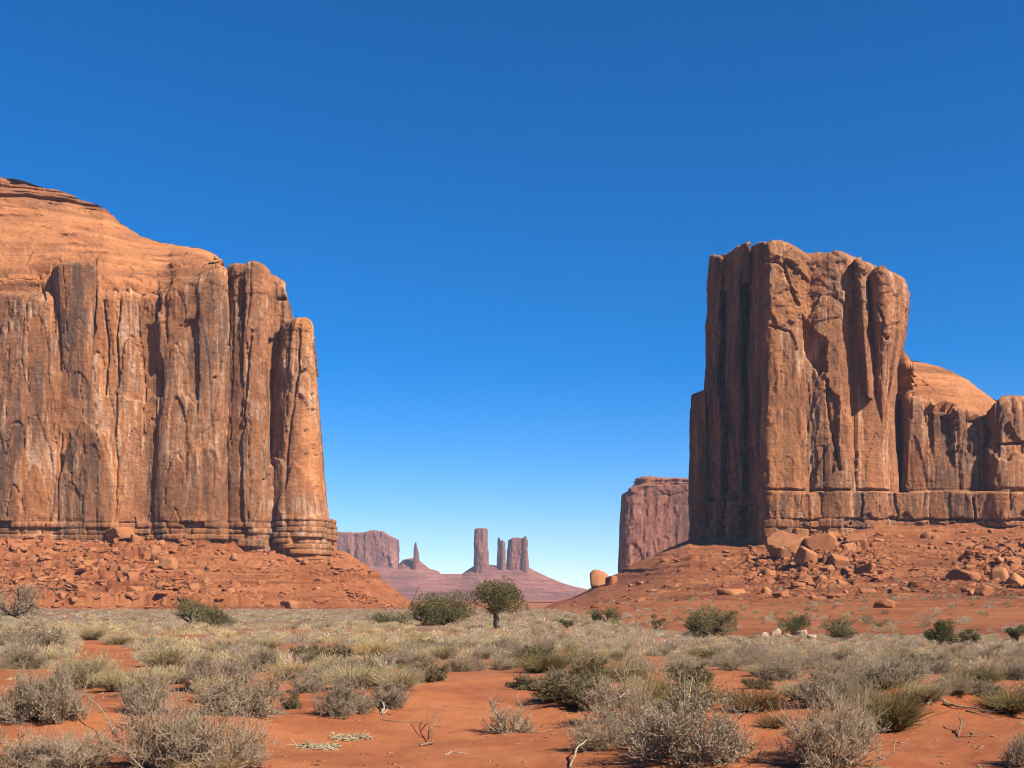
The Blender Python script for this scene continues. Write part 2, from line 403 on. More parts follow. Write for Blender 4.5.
def slope_detail(x, y, z0, which):
    big, _, e1, ox, oy = worley(x / 6.5, y / 9.0, 41)
    sm, _, e2, ox2, oy2 = worley(x / 2.3, y / 3.2, 43)
    if which == 0:
        a = px_of(x, y); row = row_of(y, z0)
        amt = np.clip(0.35 + 0.65 * sstep(270, 120, a) + 0.5 * fbm2(x / 30, y / 30, 8, 3), 0.15, 1) * sstep(0, 1, (z0 - ground_z(x, y)) / 3)
    else:
        amt = rubble_amt(x, y)
    t = fbm2(x / 18, y / 22, 47, 4)
    bl = np.where(big > 0.45, (big - 0.45) * 3.4 + (ox * (big - .6) + oy * 0.5) * 1.2, 0) * sstep(0.03, 0.16, e1)
    bs = np.where(sm > 0.4, (sm - 0.3) * 1.3 + ox2 * (sm - .6), 0) * sstep(0.03, 0.2, e2)
    lift = lift_ = np.clip((z0 - ground_z(x, y)) / 4, 0, 1)
    gul = 0.5 - np.abs(fbm2(x / 26, y / 120, 53, 3))
    kk = z0 / 5.5 + .5 * fbm2(x / 40, y / 60, 57, 3); fk = kk - np.floor(kk); led = (sstep(.42, .58, fk) - fk) * 5.5 * sstep(-.05, .2, fbm2(x / 35, z0 / 6, 59, 3)) * sstep(.3, .7, lift_)
    return led * (.8, .35)[which] + lift * ((1.25, 1.9)[which] * amt * (bl + bs) + 1.1 * t + 1.8 * gul * sstep(0, 12, z0) + 0.25 * fbm2(x / 2, y / 2, 49, 3))

def slope_z(x, y, which):
    z0 = (hill_left, hill_right)[which](x, y)
    return z0 + slope_detail(x, y, z0, which)

def all_z(x, y):
    x = np.asarray(x, float); y = np.asarray(y, float)
    return np.maximum(ground_z(x, y), np.maximum(np.where(px_of(x, y) < 470, slope_z(x, y, 0), -1e3), np.where(px_of(x, y) > 515, slope_z(x, y, 1), -1e3)))

_YS = np.concatenate([np.linspace(6, 40, 700), np.linspace(40.1, 150, 900), np.linspace(150.3, 640, 1500)])
def hit(px, row):
    """the point of the terrain that the photograph shows at a pixel"""
    xs = wx(px, _YS); z = np.maximum(ground_z(xs, _YS), hill_left(xs, _YS) if px < 470 else np.where(px_of(xs, _YS) > 515, hill_right(xs, _YS), -1e3)); rr = row_of(_YS, z)
    k = np.nonzero(rr <= row)[0]
    k = k[0] if len(k) else len(_YS) - 1
    if k > 0:
        t = np.clip((rr[k - 1] - row) / (rr[k - 1] - rr[k] + 1e-9), 0, 1); y = _YS[k - 1] + t * (_YS[k] - _YS[k - 1])
    else: y = _YS[0]
    x = wx(px, y)
    return float(x), float(y), float(all_z(np.array([x]), np.array([y]))[0])

# bare sand seen between the plants, as areas of the ground (photo outline -> ground)
BARE = [[(108, 768), (110, 690), (135, 690), (140, 725), (290, 768)], [(0, 690), (40, 670), (105, 668), (70, 690), (0, 740)], [(0, 725), (120, 725), (110, 745), (0, 738)],
        [(72, 660), (80, 636), (140, 652), (142, 664), (100, 668)], [(160, 688), (190, 686), (190, 715), (160, 715)], [(228, 712), (300, 690), (330, 715), (420, 722), (560, 768), (240, 768)],
        [(280, 768), (300, 715), (380, 708), (445, 680), (520, 672), (545, 690), (600, 725), (640, 770)], [(655, 722), (685, 712), (680, 735)], [(735, 768), (745, 725), (770, 705), (800, 708), (780, 768)],
        [(697, 690), (722, 672), (755, 674), (730, 692)], [(875, 768), (885, 735), (920, 706), (1024, 716), (1024, 768)], [(985, 676), (995, 666), (1020, 666), (1018, 678)],
        [(530, 657), (560, 652), (590, 657), (570, 662)], [(282, 660), (290, 644), (300, 645), (296, 660)], [(245, 690), (285, 680), (300, 695), (280, 712)]]
def bare_px(a, row):
    m = np.zeros(np.shape(a), bool)
    for p in BARE: m |= in_poly(a, row, p)
    return m

# ------------------------------------------------------------------ cliffs
def chaikin(P, n):
    for _ in range(n):
        Q = np.roll(P, -1, 0)
        P = np.stack([0.75 * P + 0.25 * Q, 0.25 * P + 0.75 * Q], 1).reshape(-1, P.shape[1])
    return P

def joints(s, z, w, h, seed, wander=0.25, arch=0.6):
    """wall broken into upright columns, each column into blocks with arched heads: two random values of the block, place across it, distance to its joint, distance to its head"""
    u = s / w + wander * fbm2(s / (3 * w), z / (2.2 * h), seed + 4, 3) + 0.10 * fbm2(s / w, z / (0.3 * h), seed + 6, 3)
    i = np.floor(u); z_ = np.zeros_like(i); d1 = np.full(u.shape, 9.); d2 = np.full(u.shape, 9.); ident = np.zeros(u.shape); ox = np.zeros(u.shape)
    for k in (-1, 0, 1):
        c = i + k; p = c + 0.5 + 0.85 * (_h(c, z_, z_, seed) - 0.5); d = np.abs(u - p); near = d < d1
        d2 = np.where(near, d1, np.minimum(d2, d)); d1 = np.where(near, d, d1); ident = np.where(near, c, ident); ox = np.where(near, u - p, ox)
    zz = z / h * (0.6 + 0.8 * _h(ident, z_, z_, seed + 1)) + 9 * _h(ident, z_, z_, seed + 2) + arch * ox * ox * 2 + 0.4 * ox * (_h(ident, z_, z_, seed + 3) - .5) + 0.12 * fbm2(s / (.35 * w), z / (.35 * h), seed + 8, 3)
    kb = np.floor(zz); f = zz - kb
    return _h(ident, kb, z_, seed + 9), _h(ident, kb, z_ + 1, seed + 10), ox, d2 - d1, np.minimum(f, 1 - f), _h(ident, z_ + 7, z_, seed + 12)

def block(ctrl, zb, res, seed, batter=0.03, round_r=8.0, cap_h=3.0, cap_ridge=None, cap_rings=40, amp=1.0, lean=None, strata=None, terr=None, feats=(), round_n=2, cap_pow=0.6,
          vbase=0.55, far=False, s_scale=1.0, top_ledges=None, back_coarse=10.0, flare=0.0, steps=1.0, knobs=None, beds=1.0):
    """one mass of a butte.  ctrl: (x, y, top z) round its foot, seen from above; wall rows rise from zb to the top, a cap closes it.
       lean: list of (z, dx) sideways shift; strata: (z0, z1, bed) bands of ledges; feats: recessed or proud features in photo rows and columns"""
    P = chaikin(np.array(ctrl, float), round_n)
    if np.sum(P[:, 0] * np.roll(P[:, 1], -1) - P[:, 1] * np.roll(P[:, 0], -1)) < 0: P = P[::-1]
    # start at the far side so that the seam is behind
    P = np.roll(P, -int(np.argmax(P[:, 1])), 0); P = np.vstack([P, P[:1]])
    d = np.hypot(*np.diff(P[:, :2], axis=0).T); s = np.concatenate([[0], np.cumsum(d)])
    sf = np.linspace(0, s[-1], int(s[-1] / (res * 0.5)) + 8)
    X, Y, T = (np.interp(sf, s, P[:, k]) for k in range(3))
    k = max(3, int(3.0 / res))
    tx, ty = np.gradient(X), np.gradient(Y); ker = np.ones(2 * k + 1) / (2 * k + 1)
    sm = lambda v: np.convolve(np.concatenate([v[-k - 1:-1], v, v[1:k + 1]]), ker, 'valid')
    tx, ty = sm(tx), sm(ty); ln = np.hypot(tx, ty) + 1e-9
    nx, ny = ty / ln, -tx / ln                                            # outward (counter-clockwise outline)
    vis = (-(nx * X + ny * Y) / np.hypot(X, Y)) > -0.25                   # seen from the trail side
    dens = np.where(vis, 1.0 / res, 1.0 / (res * back_coarse)); dens = np.maximum(dens, np.convolve(dens, np.ones(9) / 9, 'same'))
    cum = np.concatenate([[0], np.cumsum(0.5 * (dens[1:] + dens[:-1]) * np.diff(sf))])
    n = int(cum[-1]); S = np.interp(np.linspace(0, cum[-1], n, endpoint=False), cum, sf)
    X, Y, T, nx, ny = (np.interp(S, sf, v) for v in (X, Y, T, nx, ny))
    zt = T; zmax = T.max()
    rows = int((zmax - zb) / res); t = np.linspace(0, 1, rows)
    Z = zb + t[None] * (zt[:, None] - zb)
    H = zt[:, None] - Z
    q = np.clip(1 - H / max(round_r, .01), 0, 1)
    inset = round_r * (1 - np.sqrt(np.clip(1 - q * q, 0, 1))) * 0.8 - batter * H - flare * np.clip(H / np.maximum(zt[:, None] - zb, 1), 0, 1) ** 3
    BX, BY = X[:, None] - nx[:, None] * inset, Y[:, None] - ny[:, None] * inset
    if lean is not None: BX = BX + np.interp(Z, [l[0] for l in lean], [l[1] for l in lean])
    NX, NY, NZ = np.repeat(nx[:, None], rows, 1), np.repeat(ny[:, None], rows, 1), 0.8 * q
    SS = np.repeat(S[:, None], rows, 1)
    # the cap
    w = np.linspace(0, 1, cap_rings + 1)[1:]
    ex, ey, ez = BX[:, -1], BY[:, -1], Z[:, -1]
    if cap_ridge is None:
        rx, ry, rz = np.full(n, ex.mean()), np.full(n, ey.mean()), np.full(n, ez.mean() + cap_h)
    else:
        rx, ry, rz = cap_ridge(ex, ey)
    CX, CY = ex[:, None] + (rx - ex)[:, None] * w, ey[:, None] + (ry - ey)[:, None] * w
    CZ = ez[:, None] + (rz - ez)[:, None] * (w ** cap_pow)
    BX, BY, BZ = np.hstack([BX, CX]), np.hstack([BY, CY]), np.hstack([Z, CZ])
    one = np.ones_like(CX)
    NX, NY, NZ = np.hstack([NX, NX[:, -1:] * 0.35 * (1 - w)]), np.hstack([NY, NY[:, -1:] * 0.35 * (1 - w)]), np.hstack([NZ, one])
    nl = np.sqrt(NX ** 2 + NY ** 2 + NZ ** 2); NX, NY, NZ = NX / nl, NY / nl, NZ / nl
    SS = np.hstack([SS, SS[:, -1:] + 0 * w]); capm = np.hstack([np.zeros_like(Z), one * w]); wallm = np.hstack([1 - q ** 2 * 0.6, np.repeat((1 - w)[None] ** 3 * 0.25, n, 0)])
    wallm = np.clip(wallm, 0.0, 1)
    sc = s_scale
    # broken walls: joint slabs of three sizes, cracks, flutes, ledges
    a1, b1, ox1, e1, g1, c1 = joints(SS, BZ, 24 * sc, 95 * sc, seed + 1)
    a2, b2, ox2, e2, g2, c2 = joints(SS, BZ, 11 * sc, 34 * sc, seed + 31, .35, .9)
    a3, b3, ox3, e3, g3, c3 = joints(SS, BZ, 3.6 * sc, 13 * sc, seed + 61, .3, .8)
    a4, b4, ox4, e4, g4, c4 = joints(SS, BZ, 1.5 * sc, 4.5 * sc, seed + 91, .3, .5)
    D = (c1 - 0.5) * 1.8 + (a1 - 0.5) * 3.4 + ox1 * (c1 - 0.5) * 3.0
    D += (c2 - 0.5) * 0.3 + (a2 - 0.5) * 1.5 + ox2 * (b2 - 0.5) * 1.0 - np.where(a2 > 0.86, 2.2, 0)
    rough = sstep(-0.05, 0.3, fbm2(SS / (24 * sc), BZ / (40 * sc), seed + 13, 3))
    D += ((a3 - 0.5) * 1.2 + ox3 * (b3 - 0.5) * 1.3) * (0.3 + 1.0 * rough) + (a4 - .5) * 0.8 * (.25 + rough)
    D *= steps
    gate = sstep(-.02, .14, fbm2(SS / (14 * sc), BZ / (26 * sc), seed + 17, 3))
    D -= gate * 2.2 * sstep(0.05, 0.02, e1) * (b1 > .45) + 1.5 * sstep(0.07, 0.03, e2) * (b2 > 0.72) + 0.9 * sstep(.035, .015, g2) * (b2 < .3) + 0.6 * sstep(.12, .04, e3) * (b3 > .7) * rough
    D *= sc
    D += sc * (0.2 * fbm2(SS / (6 * sc), BZ / (30 * sc), seed + 19, 4) + 2.2 * fbm2(SS / (45 * sc), BZ / (60 * sc), seed + 21, 3))
    D *= wallm
    fine = sc * (1.0 * fbm3(BX / (9 * sc), BY / (9 * sc), BZ / (7 * sc), seed + 23, 5, 0.55))
    D += fine * np.where(capm > 0, 1.3, 0.6)
    # rounded, thinly bedded bare rock of the top
    bed = fbm2(BZ / (3.2 * sc), fbm2(BX / 60, BY / 60, seed + 3, 2) * 2, seed + 29, 3)
    D += sc * beds * (1.9 * bed + 1.6 * fbm3(BX / (16 * sc), BY / (16 * sc), BZ / (6 * sc), seed + 27, 4)) * (1 - wallm)
    if knobs is not None:                                             # weathered, bulging bedded rock above a level
        z0, ka = knobs; up = sstep(z0 - 14, z0 + 16, BZ + 16 * fbm2(SS / 18, BZ / 18, seed + 71, 3))
        kn = 0
        for wsc, q in ((17, 1.0), (7, .36), (2.8, .2)):
            wa = .14 * fbm2(SS / wsc, BZ / wsc, seed + 71 + int(wsc), 2); r1, r2, er, fx, fy = worley(SS / wsc + wa, BZ / (wsc * .72) + wa, seed + 79 + int(wsc))
            kn = kn + q * ((r1 - .5) * 3.0 + fx * (r2 - .5) * 5.5 + fy * (.8 - r1) * 3.2 - (1.5 * sstep(.04, .015, er) if wsc > 5 else 0) * (r2 > .5))
        D = D * (1 - .55 * up) + up * ka * kn * np.where(capm > 0, np.clip(1 - capm * 1.2, 0.3, 1), 1)
    D *= amp
    if strata is not None:
        z0, z1, bd = strata
        zz = BZ + 0.5 * fbm2(SS / 30, BZ / 30, seed + 31, 2)
        on = sstep(z1 + 2, z1 - 2, zz) * (capm == 0)
        kb = np.floor(zz / bd); fr = zz / bd - kb; z_ = np.zeros_like(kb)
        wd = 4 + 9 * _h(kb, z_, z_, seed + 33); jo = SS / wd + 7.7 * _h(kb, z_, z_, seed + 34); kj = np.floor(jo); fj = jo - kj
        off = 0.9 * (_h(kb, z_, z_, seed + 35) - 0.5) + 2.1 * (_h(kb, kj, z_, seed + 36) - 0.5) - np.where(_h(kb, kj, z_, seed + 38) > 0.85, 1.6, 0)
        gro = 1.2 * np.maximum((_h(kb, z_, z_, seed + 40) > 0.3) * sstep(0.13, 0.05, np.minimum(fr, 1 - fr)), 0.7 * sstep(0.06, 0.02, np.minimum(fj, 1 - fj)))
        D = D * (1 - on) + on * (0.35 * D + off - gro)
    if top_ledges is not None:
        z0, bd, am = top_ledges
        kk = BZ / bd + 0.35 * fbm2(BX / 25, BY / 25, seed + 37, 3); fr = kk - np.floor(kk)
        on = sstep(z0 - 3, z0 + 4, BZ)
        SH = on * am * ((_h(np.floor(kk), np.floor(kk) * 0, np.floor(kk) * 0, seed + 39) - 0.4) - 0.9 * sstep(0.25, 0, np.minimum(fr, 1 - fr)))
    else: SH = 0
    if terr is not None:                                              # broken ledges across the bare top
        bd, am = terr
        kk = BZ / bd + 0.9 * fbm2(BX / 45, BY / 45, seed + 41, 3); fr = kk - np.floor(kk); on = (capm > 0) * sstep(-.12, .15, fbm2(BX / 20, BZ / 9 + BY / 30, seed + 43, 3))
        SH = SH + am * on * (fr * 1.0 - 0.5 - .5 * (fr < .12)) * (1 - sstep(.9, 1, capm))
    # features taken from the photograph
    va = np.zeros_like(BX); pa = np.zeros_like(BX)
    if len(feats):
        fa = px_of(BX, BY); fr_ = row_of(BY, BZ); fa, fr2 = fa + 1.8 * fbm2(fa / 9, fr_ / 9, 91, 3), fr_ + 1.8 * fbm2(fa / 9, fr_ / 9, 92, 3); fsl = fr2 + 16 * fbm2(fa / 14, fr_ / 60, 93, 3)
        face = (NX * BX + NY * BY < 0) | (NZ > 0.8)
        for f in feats:
            if f[0] == 'crack':
                _, pts, wd, dp = f
                dd = seg_dist(fa, fr2, pts); D = D - np.where(face & (NY < -0.22) & (NX < 0.35), dp * sstep(wd, wd * 0.35, dd), 0)
            elif f[0] == 'slab':                                     # whole outline moved in or out
                _, poly, dp = f
                D = D + np.where(face & in_poly(fa, fsl, poly), dp, 0)
            elif f[0] == 'alcove':                                   # arch-headed niche
                _, cx, top, wd, bot, dp = f
                hw = wd / 2; ins = (np.abs(fa - cx) < hw) & (fr2 < bot) & (fr2 > top + hw - np.sqrt(np.clip(hw * hw - (fa - cx) ** 2, 0, None)))
                D = D - np.where(face & ins, dp * sstep(bot, bot - (bot - top) * 0.7, fr2), 0)
            elif f[0] == 'varnish_shade':
                va += np.where(in_poly(fa, fsl, f[1]), f[2], 0)
            elif f[0] == 'pale':
                pa += np.where(in_poly(fa, fsl, f[1]), f[2], 0)
    VX, VY, VZ = BX + NX * D, BY + NY * D, BZ + NZ * D + SH * 0.15
    if top_ledges is not None or terr is not None: VX, VY = VX + nx[:, None] * SH, VY + ny[:, None] * SH
    curt = fbm2(SS / (13 * sc), BZ / (240 * sc), seed + 61, 4); blot = fbm2(SS / (22 * sc), BZ / (30 * sc), seed + 63, 4)
    varn = np.clip((vbase + 0.8 * (c2 - 0.5) + 0.5 * (a2 - .5) + 0.7 * (c1 - 0.5) + 0.5 * (a1 - .5) + 1.2 * curt + 0.8 * blot) * sstep(0.25, 0.95, wallm) + va, 0, 1.3)
    pale = np.clip(0.10 + 1.0 * sstep(0.45, 0.8, _h(np.floor(b2 * 997), np.floor(b1 * 97), np.zeros_like(b2), seed + 55)) + pa, 0, 1) * sstep(.2, .8, wallm)
    tone = np.clip(0.5 + 0.35 * (a2 - .5) + 0.4 * (b1 - .5) + 0.5 * (a3 - .5) * (.3 + .7 * rough) + 0.45 * (a4 - .5) * (.3 + rough), 0, 1) * wallm + 0.5 * (1 - wallm) + 0.9 * bed * (1 - wallm)
    V = np.stack([VX, VY, VZ], -1)
    return V.reshape(-1, 3), grid_faces(V.shape[0], V.shape[1], True), varn.ravel(), pale.ravel(), tone.ravel()

def join_blocks(name, blocks, mat):
    vs, fs, o = [], [], 0
    for q in blocks: vs.append(q[0]); fs.append(q[1] + o); o += len(q[0])
    return mesh_np(name, np.vstack(vs), np.vstack(fs), mat, attrs={k: np.concatenate([q[2 + i] for q in blocks]) for i, k in enumerate(('varnish_shade', 'pale', 'tone'))})

def cpt(lst, top=None):
    """(column, depth, top row) -> (x, y, top z); the far side is no higher than the near one"""
    yn = min(p[1] for p in lst) + 14
    return [(wx(p[0], p[1]), p[1], wz(p[2] if len(p) > 2 else top, min(p[1], yn))) for p in lst]

# ------------------------------------------------------------------ ground sheet, slopes
def build_ground():
    r = np.concatenate([np.linspace(0.5, 6, 12), 6.1 + np.cumsum(np.linspace(0.05, 0.22, 190)), ]); r = np.concatenate([r, r[-1] * np.exp(np.linspace(0.006, math.log(40000 / r[-1]), 330))])
    th = np.concatenate([np.linspace(-180, -36, 40)[:-1], np.linspace(-36, 36, 620), np.linspace(36, 180, 40)[1:]])
    R, T = np.meshgrid(r, np.radians(th), indexing='ij')
    x, y = R * np.sin(T), R * np.cos(T)
    z = ground_z(x, y)
    a, row = px_of(x, y), row_of(y, z)
    lit = sstep(20, 34, y + 6 * fbm2(x / 6, y / 6, 77, 3)) * 0.55 + sstep(60, 130, R) * 0.35
    lit = np.where((y > 5), lit, 0.6)
    bare = bare_px(a, row) & (y > 5)
    lit = np.where(bare, 0.0, lit) * (1 - 0.85 * sstep(420, 700, R))
    V = np.stack([x, y, z], -1).reshape(-1, 3)
    Fc = grid_faces(len(r), len(th))
    return tag(obj('ground', mesh_np('ground', V, Fc, SAND, attrs={'litter': lit.ravel(), 'grain': (1 - sstep(25, 160, R)).ravel()})), kind='structure')
build_ground()

def build_slope(name, which, a0, a1, ys):
    a = np.arange(a0, a1, 0.95); A, Yg = np.meshgrid(a, ys, indexing='ij')
    x = wx(A, Yg); z = slope_z(x, Yg, which)
    V = np.stack([x, Yg, z], -1).reshape(-1, 3)
    return tag(obj(name, mesh_np(name, V, grid_faces(len(a), len(ys))[:, ::-1], TALUS)), kind='structure')
build_slope('talus_slope', 0, -240, 442, np.concatenate([np.arange(466, 632, 0.75), np.linspace(635, 765, 30)]))
build_slope('scree_slope', 1, 518, 1130, np.concatenate([np.geomspace(118, 420, 260), np.arange(421, 655, 0.9), np.linspace(660, 905, 30)]))

# ------------------------------------------------------------------ the buttes
def ridge_fn(sil, depth):
    """cap target: a ridge behind the rim whose top follows a silhouette given as (column, row) at a depth"""
    c = [p[0] for p in sil]; r = [p[1] for p in sil]
    def f(ex, ey):
        a = np.clip(px_of(ex, ey), c[0], c[-1]); return wx(a, depth), np.full_like(a, depth), wz(np.interp(a, c, r), depth)
    return f

def left_butte():
    zb = wz(562, 600)
    f1 = [('slab', [(62, 262), (97, 262), (95, 338), (66, 340)], -2.5), ('crack', [(53, 268), (58, 300), (61, 335)], 3.0, 6.0), ('crack', [(228, 276), (228, 300), (232, 360), (236, 400)], 2.2, 7.0),
          ('slab', [(100, 283), (160, 285), (160, 395), (100, 398)], -2.0), ('crack', [(158, 290), (158, 330)], 1.8, 2.5), ('crack', [(103, 284), (125, 284), (143, 292)], 1.3, 2.0),
          ('slab', [(180, 320), (198, 320), (198, 400), (178, 398)], -1.3), ('alcove', 189, 318, 14, 352, 1.8), ('crack', [(103, 300), (108, 345), (104, 395)], 1.6, 2.2),
          ('crack', [(212, 378), (232, 374)], 1.1, 1.6), ('crack', [(40, 270), (44, 300)], 1.5, 2.0),
          ('varnish_shade', [(2, 300), (22, 285), (46, 282), (50, 420), (40, 470), (0, 470)], 0.55), ('varnish_shade', [(60, 262), (98, 262), (94, 340), (90, 400), (70, 400)], 0.7), ('varnish_shade', [(165, 285), (228, 275), (228, 330), (165, 340)], 0.45),
          ('varnish_shade', [(0, 470), (260, 470), (340, 530), (340, 545), (0, 540)], 0.25), ('pale', [(165, 330), (228, 330), (228, 470), (160, 470)], 0.7), ('pale', [(95, 380), (160, 380), (165, 500), (90, 500)], 0.5),
          ('varnish_shade', [(100, 285), (158, 285), (158, 370), (100, 370)], -0.6), ('varnish_shade', [(-260, 172), (80, 172), (125, 212), (90, 213), (0, 198), (-260, 198)], 0.5)]
    sil = [(-260, 176), (-20, 176), (0, 177), (30, 184), (62, 192), (84, 203), (104, 207), (118, 221), (140, 238), (160, 243), (205, 251), (216, 258), (232, 272), (300, 275)]
    sil = [(c, r - 1) for c, r in sil]
    b1 = block(cpt([(-250, 600, 262), (-150, 592, 262), (-60, 600, 268), (-10, 597, 286), (25, 596, 291), (60, 596, 284), (100, 597, 282), (115, 598, 286), (140, 599, 284), (158, 598, 290), (166, 594, 280), (190, 593, 274), (210, 594, 268), (222, 596, 266), (231, 604, 264), (232, 640, 262), (236, 720, 262), (180, 800, 256), (-120, 840, 250), (-260, 760, 256)]),
               zb, 0.6, 100, batter=0.035, round_r=8, cap_ridge=ridge_fn(sil, 690.0), cap_rings=150, knobs=(wz(287, 600), 0.7), beds=1.8, terr=(7.0, 5.0), strata=(zb, wz(520, 597), 3.3), feats=f1, cap_pow=0.85, vbase=0.5, steps=.5, top_ledges=(wz(213, 690), 4.2, 6.0))
    f2 = [('crack', [(252, 330), (246, 380), (243, 430)], 1.3, 2.0), ('slab', [(268, 345), (288, 338), (288, 460), (264, 470)], -3.0), ('varnish_shade', [(236, 300), (285, 300), (280, 345), (236, 340)], 0.3), ('alcove', 239, 278, 11, 330, 3.0),
          ('pale', [(236, 355), (270, 355), (270, 420), (236, 420)], 0.9), ('crack', [(278, 300), (290, 298)], 1.5, 3), ('varnish_shade', [(268, 345), (290, 335), (290, 470), (264, 470)], 0.6)]  # the last patch paints the shadow in the recess beside the end pillar
    b2 = block(cpt([(224, 612, 264), (228, 601, 262), (236, 597, 260), (250, 596, 259), (262, 597, 261), (268, 599, 266), (270, 606, 270), (278, 607, 276), (286, 605, 286), (291, 608, 300), (293, 622, 305), (294, 660, 300), (288, 740, 290), (240, 760, 268), (222, 700, 264)]),
               wz(572, 600), 0.6, 140, batter=0.035, round_r=5, cap_h=4, cap_rings=40, strata=(wz(572, 600), wz(522, 600), 3.3), feats=f2, round_n=1, knobs=(wz(288, 600), .7), amp=.8, steps=.7, vbase=.5)
    f3 = [('crack', [(300, 330), (298, 380)], 1.2, 2.0), ('varnish_shade', [(292, 335), (318, 335), (320, 400), (296, 400)], 0.3), ('crack', [(300, 372), (312, 366)], 1.4, 2.5), ('crack', [(306, 430), (309, 520)], 1.2, 2.0)]
    b3 = block(cpt([(276, 616, 322), (284, 604, 320), (294, 599, 318), (306, 598, 317), (311, 602, 319), (312.5, 612, 321), (313, 640, 322), (311, 720, 325), (290, 740, 320), (284, 690, 318)]),
               wz(578, 600), 0.52, 180, batter=0.068, flare=4.0, round_r=4, cap_h=3, cap_rings=30, strata=(wz(578, 600), wz(517, 600), 3.1), feats=f3, amp=0.75, round_n=1, vbase=.85, knobs=(wz(340, 600), .6))  # vbase raised so the colour tones down sunlight on this pillar
    b5 = block(cpt([(50, 612, 268), (52, 597, 265), (58, 592.5, 262), (78, 591.5, 260), (94, 593, 262), (98.5, 598, 266), (99, 620, 270), (90, 650, 285), (56, 650, 285)]), wz(440, 600), 0.55, 230, batter=-0.06, round_r=3, cap_h=2, cap_rings=24,
               amp=.5, vbase=.95, round_n=1, feats=[('varnish_shade', [(50, 255), (100, 255), (100, 345), (50, 345)], .3)])
    b4 = block(cpt([(254, 612, 524), (262, 600.5, 521), (280, 602, 520), (300, 597, 519), (325, 597, 519), (334, 603, 519), (335.5, 640, 519), (331, 740, 519), (258, 720, 519)]), wz(580, 600), 0.5, 215, batter=0.03, round_r=1.0, cap_h=1,
               cap_rings=14, strata=(wz(580, 600), wz(505, 600), 3.3), amp=0.9, vbase=1.0, round_n=1)
    return [b1, b2, b3, b4, b5]

root = bpy.data.objects.new('sandstone_butte', None); COL.objects.link(root); root.location = (wx(130, 640), 640, 30)
tag(root, 'broad orange sandstone butte with a stepped, sloping summit and grey-brown streaked walls', 'butte')
def under(name, me, parent):
    o = obj(name, me, parent); o.matrix_parent_inverse = parent.matrix_basis.inverted() if parent.location.length == 0 else __import__('mathutils').Matrix.Translation(-parent.location); return o
under('cliff', join_blocks('cliff', left_butte(), ROCK), root)

